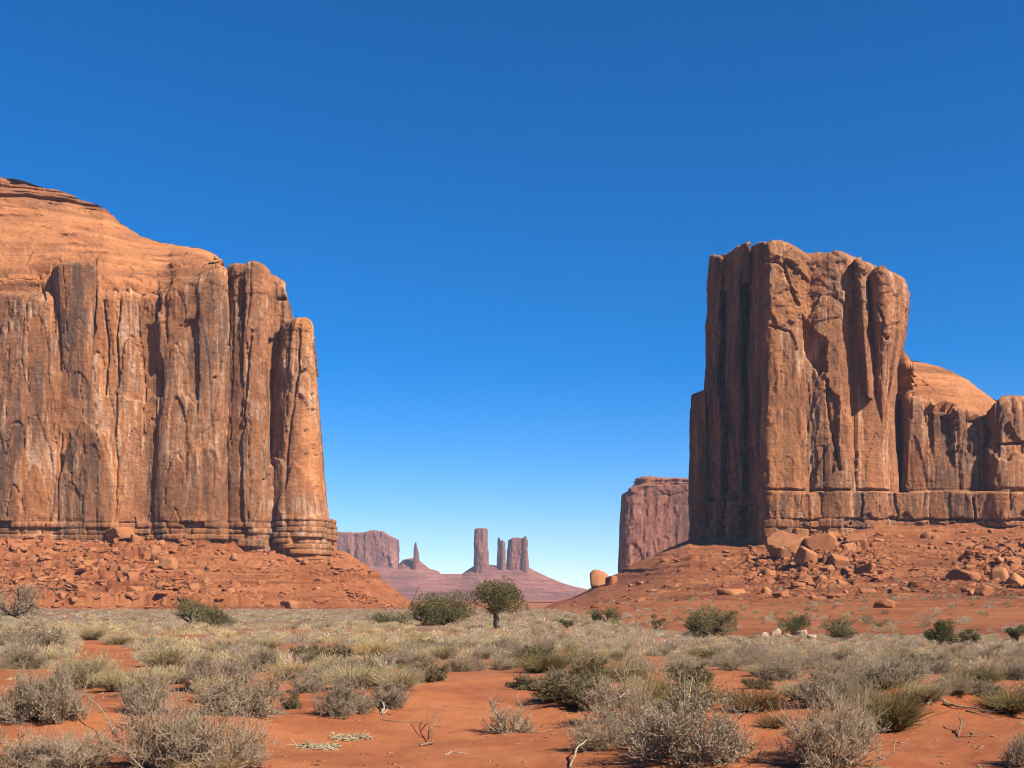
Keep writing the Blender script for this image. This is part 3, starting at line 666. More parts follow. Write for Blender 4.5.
def right_butte():
    zb = wz(556, 600); B = []
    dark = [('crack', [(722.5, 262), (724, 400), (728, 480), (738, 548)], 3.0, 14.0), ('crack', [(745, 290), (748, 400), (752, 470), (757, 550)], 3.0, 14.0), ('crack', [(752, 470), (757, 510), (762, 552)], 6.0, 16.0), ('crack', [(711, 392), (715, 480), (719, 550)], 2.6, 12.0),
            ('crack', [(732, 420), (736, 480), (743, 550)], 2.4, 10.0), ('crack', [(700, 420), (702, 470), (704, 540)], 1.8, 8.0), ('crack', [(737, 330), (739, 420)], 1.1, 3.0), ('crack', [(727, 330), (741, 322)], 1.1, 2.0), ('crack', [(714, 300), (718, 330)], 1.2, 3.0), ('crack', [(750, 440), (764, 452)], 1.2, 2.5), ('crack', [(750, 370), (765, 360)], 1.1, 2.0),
            ('varnish_shade', [(685, 380), (768, 330), (768, 560), (685, 560)], 0.35)]  # the last patch paints the fins' shaded side darker
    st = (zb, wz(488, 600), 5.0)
    fin = dict(strata=st, vbase=1.05, cap_rings=16, amp=0.7, feats=dark, round_r=2.2, round_n=2, steps=0.8, knobs=(wz(325, 630), .45))  # high vbase puts the shade of the left-facing fins into their colour
    wav = lambda ph: [(wz(r, 635), 1.0 * math.sin(r / 33.0 + ph) + .6 * math.sin(r / 13.0 + 2 * ph)) for r in range(560, 235, -6)]
    def fin_ring(l, r, yl, yr, tl, tr, back):     # oblique front from its far left edge to its near right edge
        q = lambda f: (l + (r - l) * f, yl + (yr - yl) * f, tl + (tr - tl) * f)
        return cpt([(l, back, tl + 4), (l, yl + 8, tl), q(0.02), q(0.25), q(0.5), q(0.75), (r - .3, yr - .5, tr + 4), (r + .2, yr + 3, tr + 8), (r, yr + 12, tr + 10), (r, back, tr + 14)])
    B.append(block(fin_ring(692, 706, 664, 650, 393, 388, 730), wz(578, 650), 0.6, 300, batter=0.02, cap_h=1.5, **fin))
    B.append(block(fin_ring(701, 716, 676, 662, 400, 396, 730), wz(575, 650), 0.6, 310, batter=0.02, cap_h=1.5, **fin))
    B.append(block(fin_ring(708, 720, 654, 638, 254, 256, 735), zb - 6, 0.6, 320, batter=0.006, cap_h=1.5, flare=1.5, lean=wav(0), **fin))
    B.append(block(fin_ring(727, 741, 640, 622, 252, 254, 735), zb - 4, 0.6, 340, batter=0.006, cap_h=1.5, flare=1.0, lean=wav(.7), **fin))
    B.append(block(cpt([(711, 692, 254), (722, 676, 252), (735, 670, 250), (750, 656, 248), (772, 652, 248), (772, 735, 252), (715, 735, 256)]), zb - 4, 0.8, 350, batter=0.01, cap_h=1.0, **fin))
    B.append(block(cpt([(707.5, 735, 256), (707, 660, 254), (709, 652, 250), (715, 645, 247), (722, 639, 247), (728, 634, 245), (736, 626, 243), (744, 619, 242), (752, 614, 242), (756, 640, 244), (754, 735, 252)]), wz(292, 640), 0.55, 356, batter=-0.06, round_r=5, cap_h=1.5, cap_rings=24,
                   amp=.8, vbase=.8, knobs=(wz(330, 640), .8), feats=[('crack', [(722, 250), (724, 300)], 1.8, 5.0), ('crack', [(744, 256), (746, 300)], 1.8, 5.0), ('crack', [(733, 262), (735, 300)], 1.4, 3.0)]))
    fm = dict(fin); fm['feats'] = dark + [('varnish_shade', [(740, 290), (768, 325), (768, 530), (740, 540)], 0.4)]  # extra patch paints shade on the left-turned face before the main wall
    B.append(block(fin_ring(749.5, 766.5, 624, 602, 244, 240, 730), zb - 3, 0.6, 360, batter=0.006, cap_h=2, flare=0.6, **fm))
    # the main wall
    f = [('slab', [(801, 318), (812, 322), (826, 345), (827, 378), (818, 376), (806, 352)], -5.0), ('crack', [(757, 268), (762, 290), (766, 306)], 1.5, 4.0), ('crack', [(784, 262), (789, 285), (797, 305)], 1.5, 4.5), ('crack', [(760, 260), (778, 262), (786, 268)], 1.2, 3.0),
         ('crack', [(826, 380), (828, 400), (834, 440), (840, 470)], 1.6, 3.0), ('slab', [(826, 390), (840, 398), (838, 455), (832, 470), (828, 430)], -2.2), ('crack', [(770, 326), (790, 332), (797, 350)], 1.2, 1.6),
         ('pale', [(775, 325), (800, 320), (806, 352), (822, 382), (800, 372), (780, 345)], 0.9), ('varnish_shade', [(766, 365), (825, 380), (828, 450), (766, 450)], 0.10), ('varnish_shade', [(808, 252), (850, 252), (850, 330), (815, 305)], 0.2),
         ('varnish_shade', [(775, 310), (826, 310), (826, 350), (800, 350)], -0.5), ('crack', [(766, 490), (900, 490)], 1.4, 2.5), ('slab', [(768, 250), (800, 262), (800, 320), (770, 325)], 1.2)]
    B.append(block(cpt([(764, 640, 244), (765, 603, 242), (766.5, 598.5, 240), (772, 597.5, 238), (786, 598, 237), (802, 599, 246), (808, 602, 252), (822, 598, 250), (845, 597, 249), (856, 601, 254), (872, 600, 262), (891, 602, 272), (894.5, 606, 272), (895, 640, 272), (890, 720, 262), (760, 730, 244)]),
                   zb, 0.55, 380, batter=0.015, round_r=7, cap_h=4, cap_rings=30, strata=(zb, wz(519, 600), 5.2), feats=f + [('crack', [(894, 352), (894, 440), (900, 468), (903, 490)], 3.0, 14.0)], amp=0.6, vbase=0.4, steps=0.7, round_n=1, knobs=(wz(318, 600), 1.0)))
    # the two pillars of its right end, the second one with a bulging head
    fp = [('crack', [(866, 268), (869, 300), (874, 345), (880, 380)], 1.5, 4.0)]
    B.append(block(cpt([(850, 606, 258), (853, 594, 257), (860, 590, 258), (867, 592, 261), (870, 606, 262), (868, 640, 262), (852, 640, 258)]), wz(400, 600), 0.55, 420, batter=-0.02, round_r=5, cap_h=2, cap_rings=24, amp=0.6, vbase=0.6, knobs=(wz(330, 600), 0.9),
                   lean=[(wz(400, 600), 5), (wz(330, 600), 2), (wz(260, 600), 0)]))
    zc = lambda r: wz(r, 600)
    hd = block(cpt([(868, 604, 264), (872, 588, 264), (884, 583, 261), (897, 585, 264), (906, 592, 270), (910, 606, 274), (909, 650, 274), (870, 650, 262)]), zc(520), 0.55, 447, batter=0.0, round_r=8, cap_h=2.5, cap_rings=24, amp=0.75, vbase=0.7, knobs=(zc(345), .55),
               feats=[('crack', [(880, 330), (890, 336), (902, 330)], 1.6, 3.0), ('crack', [(874, 300), (884, 318), (882, 330)], 1.6, 2.5)])
    V = hd[0]
    cx = wx(886, 600); z = V[:, 2]
    k = np.interp(z, [zc(520), zc(430), zc(395), zc(350), zc(330), zc(300), zc(262), 999], [0.15, 0.25, 0.45, 0.72, 0.9, 1.0, 1.0, 1.0])
    V[:, 0] = cx + (V[:, 0] - cx) * k + np.interp(z, [zc(520), zc(350), zc(300)], [-1.5, 0.5, 0]); V[:, 1] = 622 + (V[:, 1] - 620) * (0.45 + 0.55 * k)
    B.append(hd)
    # the long tail going right
    sil = [(870, 338), (897, 343), (904, 350), (912, 362), (925, 364), (940, 367), (952, 370), (965, 378), (978, 388), (990, 396), (998, 404), (1010, 402), (1130, 402)]
    ft = [('alcove', 943, 402, 26, 480, 6.0), ('alcove', 952, 408, 14, 436, 4.0), ('alcove', 976, 414, 14, 445, 4.5), ('alcove', 930, 405, 12, 470, 2.5), ('crack', [(980, 440), (980, 492)], 1.6, 4.0), ('crack', [(899, 450), (902, 470), (904, 492)], 2.0, 6.0),
          ('varnish_shade', [(935, 420), (962, 420), (965, 480), (935, 480)], 0.5), ('varnish_shade', [(895, 360), (1000, 370), (1000, 402), (895, 402)], -0.5)]
    B.append(block(cpt([(872, 655, 376), (899, 632, 384), (901.5, 611, 389), (905, 604, 392), (925, 600, 398), (950, 598, 402), (975, 598, 408), (1000, 604, 412), (1060, 606, 412), (1130, 610, 405), (1130, 720, 428), (1000, 720, 424), (960, 720, 400), (900, 720, 366)]),
                   zb, 0.55, 460, batter=0.02, round_r=7, cap_ridge=ridge_fn(sil, 640.0), cap_rings=60, strata=(zb, wz(490, 600), 5.2), feats=ft, amp=0.7, vbase=0.55, cap_pow=0.8, knobs=(wz(396, 600), 0.9), beds=1.5, terr=(5.5, 2.2)))
    fq = [('slab', [(985, 432), (1010, 425), (1024, 440), (1024, 455), (986, 450)], -2.0), ('varnish_shade', [(992, 405), (1100, 400), (1100, 440), (992, 430)], 0.6), ('crack', [(988, 445), (1024, 442)], 1.4, 3.5)]
    B.append(block(cpt([(985, 606, 410), (988, 594, 402), (1000, 589, 396), (1012, 589, 393), (1030, 592, 394), (1060, 590, 400), (1100, 600, 398), (1120, 620, 398), (1120, 700, 398), (990, 690, 404)]),
                   zb, 0.55, 480, batter=0.015, round_r=7, cap_h=3, cap_rings=30, strata=(zb, wz(490, 600), 5.2), feats=fq, amp=0.7, vbase=0.6))
    # the thick bench at its foot, and thin ledges below it
    B.append(block(cpt([(765, 640, 492), (766.5, 598, 492), (772, 596, 492), (800, 596.5, 494), (830, 596, 491), (850, 597, 493), (870, 596, 491), (900, 599, 493), (920, 599, 492), (940, 597, 490), (960, 596, 493), (985, 592, 492), (1000, 586.5, 492), (1020, 586, 492), (1120, 586, 492), (1130, 640, 492), (1100, 700, 492), (780, 700, 492)]), wz(560, 600), 0.5, 500,
                   batter=0.01, round_r=0.8, cap_h=0.5, cap_rings=12, amp=0.5, vbase=0.65, round_n=1, feats=[('crack', [(834, 494), (834, 520)], 1.2, 3.0), ('crack', [(895, 494), (899, 520)], 1.5, 4.0), ('crack', [(862, 494), (862, 520)], 1.0, 2.0), ('crack', [(974, 498), (975, 520)], 1.2, 3.0),
                          ('crack', [(760, 520), (1024, 520)], 1.3, 3.0), ('crack', [(760, 529), (1024, 527)], 1.0, 2.5), ('slab', [(760, 521), (1130, 521), (1130, 570), (760, 570)], -1.2), ('varnish_shade', [(898, 495), (918, 495), (918, 520), (900, 520)], 0.5)]))
    return B
root = bpy.data.objects.new('sandstone_butte', None); COL.objects.link(root); root.location = (wx(860, 640), 640, 25)
tag(root, 'tall block-shaped orange sandstone butte with split fins, black cracks and a lower domed tail', 'butte')
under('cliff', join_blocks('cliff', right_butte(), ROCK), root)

# ------------------------------------------------------------------ far country
def simple_butte(name, mat, lst, foot_row, res, seed, Yd, sc, depth=None, label=None, cat='butte', **kw):
    me = join_blocks(name, [block(cpt(l), wz(foot_row, Yd), res, seed + 20 * i, s_scale=sc, back_coarse=4.0, **kw) for i, l in enumerate(lst)], mat)
    return tag(obj(name, me), label, cat)

def ring(front, Y, dep, skew=0.0):
    """front: (column, top row) left to right -> outline with a back at Y + dep"""
    n = len(front)
    f = [(c, Y + (0 if 0 < i < n - 1 else dep * 0.15), r) for i, (c, r) in enumerate(front)]
    return f + [(c, Y + dep, r) for c, r in reversed(front)]
YM = 1500.0
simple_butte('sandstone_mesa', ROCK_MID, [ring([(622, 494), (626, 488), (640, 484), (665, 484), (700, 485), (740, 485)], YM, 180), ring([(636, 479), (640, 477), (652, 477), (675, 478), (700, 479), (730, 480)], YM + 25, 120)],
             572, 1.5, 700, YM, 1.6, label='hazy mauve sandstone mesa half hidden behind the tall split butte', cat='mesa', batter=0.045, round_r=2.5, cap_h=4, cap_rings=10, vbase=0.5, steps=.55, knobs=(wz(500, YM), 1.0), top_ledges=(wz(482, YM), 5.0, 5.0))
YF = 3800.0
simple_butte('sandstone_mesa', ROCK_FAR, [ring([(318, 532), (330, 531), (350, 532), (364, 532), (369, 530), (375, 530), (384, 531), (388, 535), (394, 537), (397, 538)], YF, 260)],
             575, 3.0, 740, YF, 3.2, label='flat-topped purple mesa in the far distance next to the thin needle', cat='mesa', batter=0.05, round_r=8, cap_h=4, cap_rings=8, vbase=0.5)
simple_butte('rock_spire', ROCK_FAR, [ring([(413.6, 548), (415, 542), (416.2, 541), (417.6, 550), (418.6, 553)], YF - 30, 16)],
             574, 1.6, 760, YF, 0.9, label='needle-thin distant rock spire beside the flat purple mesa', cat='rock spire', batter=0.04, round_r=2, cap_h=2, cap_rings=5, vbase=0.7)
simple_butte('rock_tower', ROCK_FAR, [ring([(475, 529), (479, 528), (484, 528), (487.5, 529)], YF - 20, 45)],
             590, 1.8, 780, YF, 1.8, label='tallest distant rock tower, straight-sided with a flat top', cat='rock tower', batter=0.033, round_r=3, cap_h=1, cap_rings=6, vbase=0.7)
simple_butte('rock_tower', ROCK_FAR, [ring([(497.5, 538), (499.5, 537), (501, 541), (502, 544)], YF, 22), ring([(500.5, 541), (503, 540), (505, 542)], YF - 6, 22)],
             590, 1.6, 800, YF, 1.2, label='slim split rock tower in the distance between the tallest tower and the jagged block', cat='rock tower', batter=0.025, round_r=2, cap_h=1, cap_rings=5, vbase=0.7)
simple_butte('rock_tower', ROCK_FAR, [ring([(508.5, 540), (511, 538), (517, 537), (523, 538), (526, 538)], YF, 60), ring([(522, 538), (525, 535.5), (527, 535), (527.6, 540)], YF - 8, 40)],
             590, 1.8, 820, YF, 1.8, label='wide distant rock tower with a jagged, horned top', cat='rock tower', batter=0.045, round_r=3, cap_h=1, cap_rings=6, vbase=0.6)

def far_ridge():
    c = np.arange(180, 760, 0.8); ys = np.concatenate([np.linspace(2500, 3600, 60), np.linspace(3610, 3990, 190), np.linspace(4000, 4900, 40)])
    sil = np.interp(c, [180, 300, 330, 385, 398, 403, 412, 420, 430, 438, 441, 462, 466, 474, 480, 492, 500, 528, 535, 548, 562, 572, 600, 680, 760],
                    [566, 563, 562, 563, 565, 560, 558, 561, 569, 571, 574, 574, 571, 566, 564, 565, 567, 567, 571, 577, 583, 586, 592, 600, 606])
    C, Yg = np.meshgrid(c, ys, indexing='ij'); x = wx(C, Yg)
    silw = np.convolve(np.pad(sil, 30, mode='edge'), np.hanning(61) / np.hanning(61).sum(), 'valid')
    g = ground_z(x, Yg) - 1; tt = np.minimum(np.clip((Yg - 2750) / (YF + 20 - 2750), 0, 1), np.clip((4800 - Yg) / (4800 - YF - 60), 0, 1))
    kk = sstep(0.945, 0.995, tt); crest = wz(sil, YF + 40)[:, None] * kk + wz(silw + 1.5, YF + 40)[:, None] * (1 - kk)
    r = np.clip((Yg - 2750) / (YF + 20 - 2750), 0, 1); bk = np.clip((4800 - Yg) / (4800 - YF - 60), 0, 1)
    t = np.minimum(r, bk); pr = 0.30 * t + 0.12 * t ** 2 + 0.58 * t ** 9
    z = g + np.maximum(crest - g, 0) * pr
    # terraces of hard and soft beds
    bed = 13.0; k = z / bed + 0.25 * fbm2(x / 300, Yg / 300, 5, 3); fr = k - np.floor(k)
    z = z + np.where(t > 0.02, bed * (sstep(0.25, 0.75, fr) - fr) * 0.75, 0) * np.clip((crest - z) / 30, 0, 1)
    z = z + np.clip(t * 8, 0, 1) * (3.0 * fbm2(x / 60, Yg / 200, 6, 4) + 4 * (0.3 - np.abs(fbm2(x / 40, Yg / 400, 7, 3)))) * np.clip((crest - z) / 12, 0.25, 1)
    V = np.stack([x, Yg, z], -1).reshape(-1, 3)
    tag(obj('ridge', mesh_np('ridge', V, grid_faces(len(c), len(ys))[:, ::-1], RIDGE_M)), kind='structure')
far_ridge()

# ------------------------------------------------------------------ the air
def haze():
    x0, x1, y0, y1, z0, z1 = -4500, 4500, -60, 6000, -26.0, 330.0
    V = np.array([(x, y, z) for x in (x0, x1) for y in (y0, y1) for z in (z0, z1)], float)
    Q = [(0, 1, 3, 2), (4, 6, 7, 5), (0, 4, 5, 1), (2, 3, 7, 6), (0, 2, 6, 4), (1, 5, 7, 3)]
    m = bpy.data.materials.new('air'); m.use_nodes = True; N, L = m.node_tree.nodes, m.node_tree.links; N.clear()
    v = N.new('ShaderNodeVolumePrincipled'); v.inputs['Color'].default_value = (0.62, 0.76, 1.0, 1); v.inputs['Density'].default_value = HAZE_D; v.inputs['Anisotropy'].default_value = 0.0
    o = N.new('ShaderNodeOutputMaterial'); L.new(v.outputs[0], o.inputs['Volume'])
    ob = obj('haze', mesh_np('haze', V, np.array(Q), m, smooth=False)); tag(ob, kind='stuff')
HAZE_D = 0.00004
haze()

# ------------------------------------------------------------------ boulders
def rock_shape(seed, n=26, jag=0.05, sub=3):
    """an angular block: the hull of random planes, roughened"""
    rs = np.random.RandomState(seed)
    me = bpy.data.meshes.new('tmp'); import bmesh
    bm = bmesh.new(); bmesh.ops.create_icosphere(bm, subdivisions=sub, radius=1.0)
    V = np.array([v.co[:] for v in bm.verts]); Fc = np.array([[v.index for v in f.verts] for f in bm.faces]); bm.free(); bpy.data.meshes.remove(me)
    N = rs.normal(size=(n, 3)); N /= np.linalg.norm(N, axis=1, keepdims=True); h = rs.uniform(0.62, 1.0, n)
    N[0] = (0, 0, -1); h[0] = 0.45; N[1] = (0.1, -0.05, 1); h[1] = 0.6
    d = V @ N.T; r = np.min(np.where(d > 0.05, h / np.maximum(d, 0.05), 9), axis=1); r = np.minimum(r, 1.15)
    P = V * r[:, None]
    P *= (1 + jag * fbm3(P[:, 0] * 2 + seed, P[:, 1] * 2, P[:, 2] * 2, seed, 4))[:, None]
    return P * np.array([1.0, 0.8, 0.8]), Fc

ROCKS = []
for i in range(9):
    P, Fc = rock_shape(900 + i, n=(10, 12, 15)[i % 3], sub=4)
    ROCKS.append(mesh_np('boulder', P, Fc, BOULDER, smooth=False))
for i in (9, 10):
    P, Fc = rock_shape(900 + i, 30, 0.07, 4); ROCKS.append(mesh_np('boulder', P, Fc, BOULDER, smooth=True))
rnd = random.Random(5)
def put_rock(px, row, wpx, hpx=None, label=None, group=None, mesh=None, name='boulder', rot=None, sink=0.25, mat=None):
    x, y, z = hit(px, row); sc = wpx / F * y / 2; hz = (hpx or wpx * rnd.uniform(0.45, 0.8)) / F * y
    me = mesh if mesh is not None else ROCKS[rnd.randrange(9)]
    o = obj(name, me); o.scale = (sc, sc * rnd.uniform(0.8, 1.15), hz / 1.0)
    o.rotation_euler = (rnd.uniform(-.25, .25), rnd.uniform(-.35, .35), rnd.uniform(0, 6.28)) if rot is None else rot
    o.location = (x, y + sc * 0.5, z + hz * (0.42 - sink))
    return tag(o, label, 'boulder', group)

KEY_ROCKS = [(789, 562, 44, 36, 'largest pale orange slab boulder leaning at the foot of the tall split butte'), (600, 586, 26, 22, 'rounded boulder alone on the crest below the hazy mesa'), (612, 584, 14, 12, 'small block leaning on the lone crest boulder'),
    (886, 610, 24, 12, 'dark-sided boulder lowest in front of the big rubble pile'), (822, 560, 34, 28, 'upright orange block at the centre of the big rubble pile'), (846, 556, 30, 14, 'tilted long slab at the top edge of the big rubble pile'),
    (806, 572, 22, 20, 'squat block wedged below the largest slab boulder'), (860, 552, 30, 16, 'grey-shadowed slab on the far end of the big rubble pile'), (838, 574, 22, 22, 'steep block under the tilted long slab'), (868, 580, 30, 12, 'flat pale boulder below the big rubble pile'),
    (770, 578, 18, 12, 'boulder in the open sand to the side of the largest slab'), (767, 596, 16, 12, 'dark-faced boulder low on the sandy slope under the largest slab'), (782, 598, 18, 10, 'low boulder beside the dark-faced one'), (735, 596, 30, 9, 'flat broken ledge block on the sandy slope under the black fins'),
    (986, 596, 24, 15, 'round boulder lowest in the rubble at the tail of the split butte'), (1000, 584, 26, 22, 'tall block above the round boulder at the tail'), (966, 584, 30, 16, 'leaning slab in the rubble below the domed tail'), (1014, 572, 26, 18, 'blocky boulder at the upper edge of the tail rubble'), (1018, 588, 22, 18, 'orange block at the frame edge in the tail rubble'),
    (168, 570, 24, 15, 'big square boulder with a dark end face on the slope of the broad butte'), (46, 571, 20, 14, 'wedge boulder with a dark split face on the slope of the broad butte'), (128, 580, 22, 14, 'cube-like boulder with a shadowed side low on the rubble slope'), (132, 592, 20, 9, 'split boulder at the bottom of the rubble slope'),
    (18, 552, 16, 10, 'dark-edged block high on the rubble slope near the wall'), (116, 545, 28, 16, 'pale flat slab resting high on the rubble slope'), (62, 583, 20, 10, 'tan boulder low on the rubble slope above the grey juniper'), (210, 572, 18, 8, 'dark flat boulder on the smooth end of the rubble slope'), (288, 608, 18, 11, 'square boulder at the toe of the smooth red slope')]
for k in KEY_ROCKS: put_rock(*k, None, ROCKS[9] if 'round' in k[4] else ROCKS[rnd.randrange(9)])
for i, (px, row, wp, hp, lb) in enumerate([(765, 637, 13, 8, 'pale rock at the near end of the row of pale rocks'), (777, 636, 15, 10, 'domed pale rock in the row before the junipers'), (789, 639, 12, 8, 'small cream rock low in the row of pale rocks'), (803, 637, 14, 11, 'rounded whitish rock beside the dark green juniper'), (813, 640, 16, 9, 'flat pale rock at the end of the row of pale rocks')]):
    P, Fc = rock_shape(950 + i, 45, 0.08, 4)
    put_rock(px, row, wp * 1.05, hp * .95, lb, None, mesh_np('pale_rock', P, Fc, PALE_ROCK, smooth=True), 'pale_rock', sink=0.28)
n1 = n2 = 0
while n1 < 125:
    px, row = rnd.uniform(0, 330), rnd.uniform(536, 604)
    if row < 548 + max(0, px - 240) * 0.12 - (10 if px < 230 else 0) or (px > 200 and rnd.random() < 0.75): continue
    if rnd.random() > .35 + 2.0 * float(fbm2(np.array([px / 40]), np.array([row / 18]), 87, 3)[0]): continue
    put_rock(px, row, rnd.choice([6, 7, 8, 9, 11, 14]) * rnd.uniform(0.8, 1.15), None, 'angular orange boulder among many on the rubble slope of the broad butte', 'boulders on the slope of the broad butte'); n1 += 1
while n2 < 125:
    px, row = rnd.uniform(690, 1024), rnd.uniform(532, 612)
    x, y, z = hit(px, row)
    if y > 600 or rnd.random() > float(rubble_amt(np.array([x]), np.array([y]))[0]) ** 1.9: continue
    put_rock(px, row, rnd.choice([5, 6, 7, 8, 10, 13]) * rnd.uniform(0.8, 1.2), None, 'angular orange boulder among many below the tall split butte', 'boulders below the split butte'); n2 += 1

RUBBLE = talus_material('rubble_rock', (0.42, 0.135, 0.054), (0.54, 0.21, 0.095), (0.31, 0.09, 0.04))
def rubble(name, which, count, seed, a0, a1, r0, r1):
    rs = np.random.RandomState(seed); shapes = [rock_shape(970 + i, 9, 0.05, 2) for i in range(5)]; VV, FF, o, got = [], [], 0, 0
    while got < count:
        px = rs.uniform(a0, a1, 4000); y = rs.uniform(r0, r1, 4000); x = wx(px, y); z = slope_z(x, y, which); g = ground_z(x, y)
        amt = rubble_amt(x, y) ** 1.5 + 0.03 if which else np.clip(.25 + 1.6 * fbm2(x / 22, y / 30, 88, 3), .04, 1) * np.where(px < 240, 1, .45)
        ok = (z - g > 0.8) & (rs.rand(4000) < amt)
        for xx, yy, zz in zip(x[ok], y[ok], z[ok]):
            P, Fc = shapes[rs.randint(5)]; s = min(0.5 * rs.pareto(1.9) + 0.45, 3.2); a = rs.uniform(0, 6.28); t = rs.uniform(-.5, .5)
            Q = P * np.array([1, rs.uniform(.6, 1.1), rs.uniform(.4, .9)]) * s
            Q = np.stack([Q[:, 0] * math.cos(t) - Q[:, 2] * math.sin(t), Q[:, 1], Q[:, 0] * math.sin(t) + Q[:, 2] * math.cos(t)], 1)
            VV.append(np.stack([Q[:, 0] * math.cos(a) - Q[:, 1] * math.sin(a) + xx, Q[:, 0] * math.sin(a) + Q[:, 1] * math.cos(a) + yy, Q[:, 2] + zz], 1)); FF.append(Fc + o); o += len(P); got += 1
            if got >= count: break
    tag(obj(name, mesh_np(name, np.vstack(VV), np.vstack(FF), RUBBLE, smooth=False)), kind='stuff')
rubble('rubble', 0, 4200, 1, -120, 415, 478, 606)
rubble('rubble', 1, 3400, 2, 570, 1120, 300, 606)

# ------------------------------------------------------------------ plants
def curve_strands(rs, base, dirs, length, k, droop=0.0, wig=0.12):
    n = len(base); t = np.linspace(0, 1, k)[None, :, None]
    w = np.cumsum(rs.normal(size=(n, k, 3)) * wig / k ** .5, axis=1); w[:, 0] = 0
    up = np.zeros((n, 1, 3)); up[..., 2] = 1
    return base[:, None] + length[:, None, None] * (dirs[:, None] * t + up * (droop * t * t) + w * t)

def unit(v): return v / (np.linalg.norm(v, axis=-1, keepdims=True) + 1e-9)

def along(rs, P, per, lo, hi):
    """points and tangents at random places on strands, `per` of them on each"""
    n, k, _ = P.shape; idx = np.repeat(np.arange(n), per); t = rs.uniform(lo, hi, len(idx)) * (k - 1); i = np.minimum(t.astype(int), k - 2); f = (t - i)[:, None]
    return P[idx, i] * (1 - f) + P[idx, i + 1] * f, unit(P[idx, i + 1] - P[idx, i])

def leaves(rs, c, d, ln, wd):
    side = unit(np.cross(d, rs.normal(size=d.shape))); n = len(c); ln = ln * rs.uniform(.6, 1.3, (n, 1)); wd = wd * rs.uniform(.6, 1.3, (n, 1))
    V = np.stack([c, c + d * ln * .5 + side * wd, c + d * ln, c + d * ln * .5 - side * wd], 1).reshape(-1, 3)
    return V, np.arange(4 * n).reshape(-1, 4)

def make_shrub(seed, h=0.62, stems=36, l2=7, l3=7, thick=1.0, leaf=(0.024, 0.0048), nleaf=9, up=0.2, spread=1.4, dense=1.0, lump=0.25):
    """a shrub one metre wide: woody stems, side branches, twigs and small narrow leaves. returns (stem verts, quads), (leaf verts, quads)"""
    rs = np.random.RandomState(seed)
    az = rs.uniform(0, 6.283, stems); pol = np.arccos(rs.uniform(math.cos(spread), 1, stems))
    d = np.stack([np.sin(pol) * np.cos(az), np.sin(pol) * np.sin(az), np.cos(pol)], 1)
    base = np.stack([np.cos(az) * 0.07 * rs.rand(stems), np.sin(az) * 0.07 * rs.rand(stems), np.full(stems, -0.03)], 1)
    L = 1 / np.sqrt((np.sin(pol) / 0.46) ** 2 + (np.cos(pol) / h) ** 2) * (1 + lump * (rs.rand(stems) - 0.65)) * 0.82
    P1 = curve_strands(rs, base, d, L, 6, up * 0.35, 0.22)
    b2, t2 = along(rs, P1, l2, 0.3, 1.0); d2 = unit(t2 + 0.75 * rs.normal(size=t2.shape) + np.array([0, 0, .25])); L2 = np.repeat(L, l2) * rs.uniform(.22, .5, len(b2)); P2 = curve_strands(rs, b2, d2, L2, 4, up, 0.25)
    b3, t3 = along(rs, P2, l3, 0.25, 1.0); d3 = unit(t3 + 0.7 * rs.normal(size=t3.shape) + np.array([0, 0, .3])); L3 = rs.uniform(.05, .15, len(b3)); P3 = curve_strands(rs, b3, d3, L3, 3, up, 0.2)
    for P in (P2, P3): P[..., 2] = np.maximum(P[..., 2], 0.01)
    tp = lambda P, r0, r1: tubes(P, np.repeat(np.linspace(r0, r1, P.shape[1])[None], len(P), 0) * thick)
    A, B, C = tp(P1, .010, .004), tp(P2, .0045, .002), tp(P3, .0025, .0013)
    SV = np.vstack([A[0], B[0], C[0]]); SQ = np.vstack([A[1], B[1] + len(A[0]), C[1] + len(A[0]) + len(B[0])])
    if nleaf:
        c, t = along(rs, P3, nleaf, 0.1, 1.0); dl = unit(t + 0.8 * rs.normal(size=t.shape) + np.array([0, 0, .35]))
        LV, LQ = leaves(rs, c, dl, leaf[0], leaf[1])
    else: LV, LQ = np.zeros((0, 3)), np.zeros((0, 4), int)
    return (SV, SQ), (LV, LQ)

def make_tuft(seed, n=900, h=0.6, lean=0.9, wd=0.0045):
    """a fountain of dry stalks one metre wide, with bushy tips"""
    rs = np.random.RandomState(seed); az = rs.uniform(0, 6.283, n); pol = lean * np.sqrt(rs.rand(n))
    d = np.stack([np.sin(pol) * np.cos(az), np.sin(pol) * np.sin(az), np.cos(pol)], 1); rb = 0.16 * np.sqrt(rs.rand(n)); ab = az + rs.normal(size=n) * .7
    base = np.stack([np.cos(ab) * rb, np.sin(ab) * rb, np.full(n, -.02)], 1); L = h * rs.uniform(.4, 1.1, n) / (0.62 + 0.38 * np.cos(pol))
    P = curve_strands(rs, base, d, L * 0.95, 5, -0.10, 0.10)
    S = tubes(P, np.repeat(np.linspace(wd, wd * .5, 5)[None], n, 0))
    c, t = along(rs, P, 5, 0.55, 1.0); LV, LQ = leaves(rs, c, unit(t + .45 * rs.normal(size=t.shape)), 0.05, 0.004)
    return S, (LV, LQ)

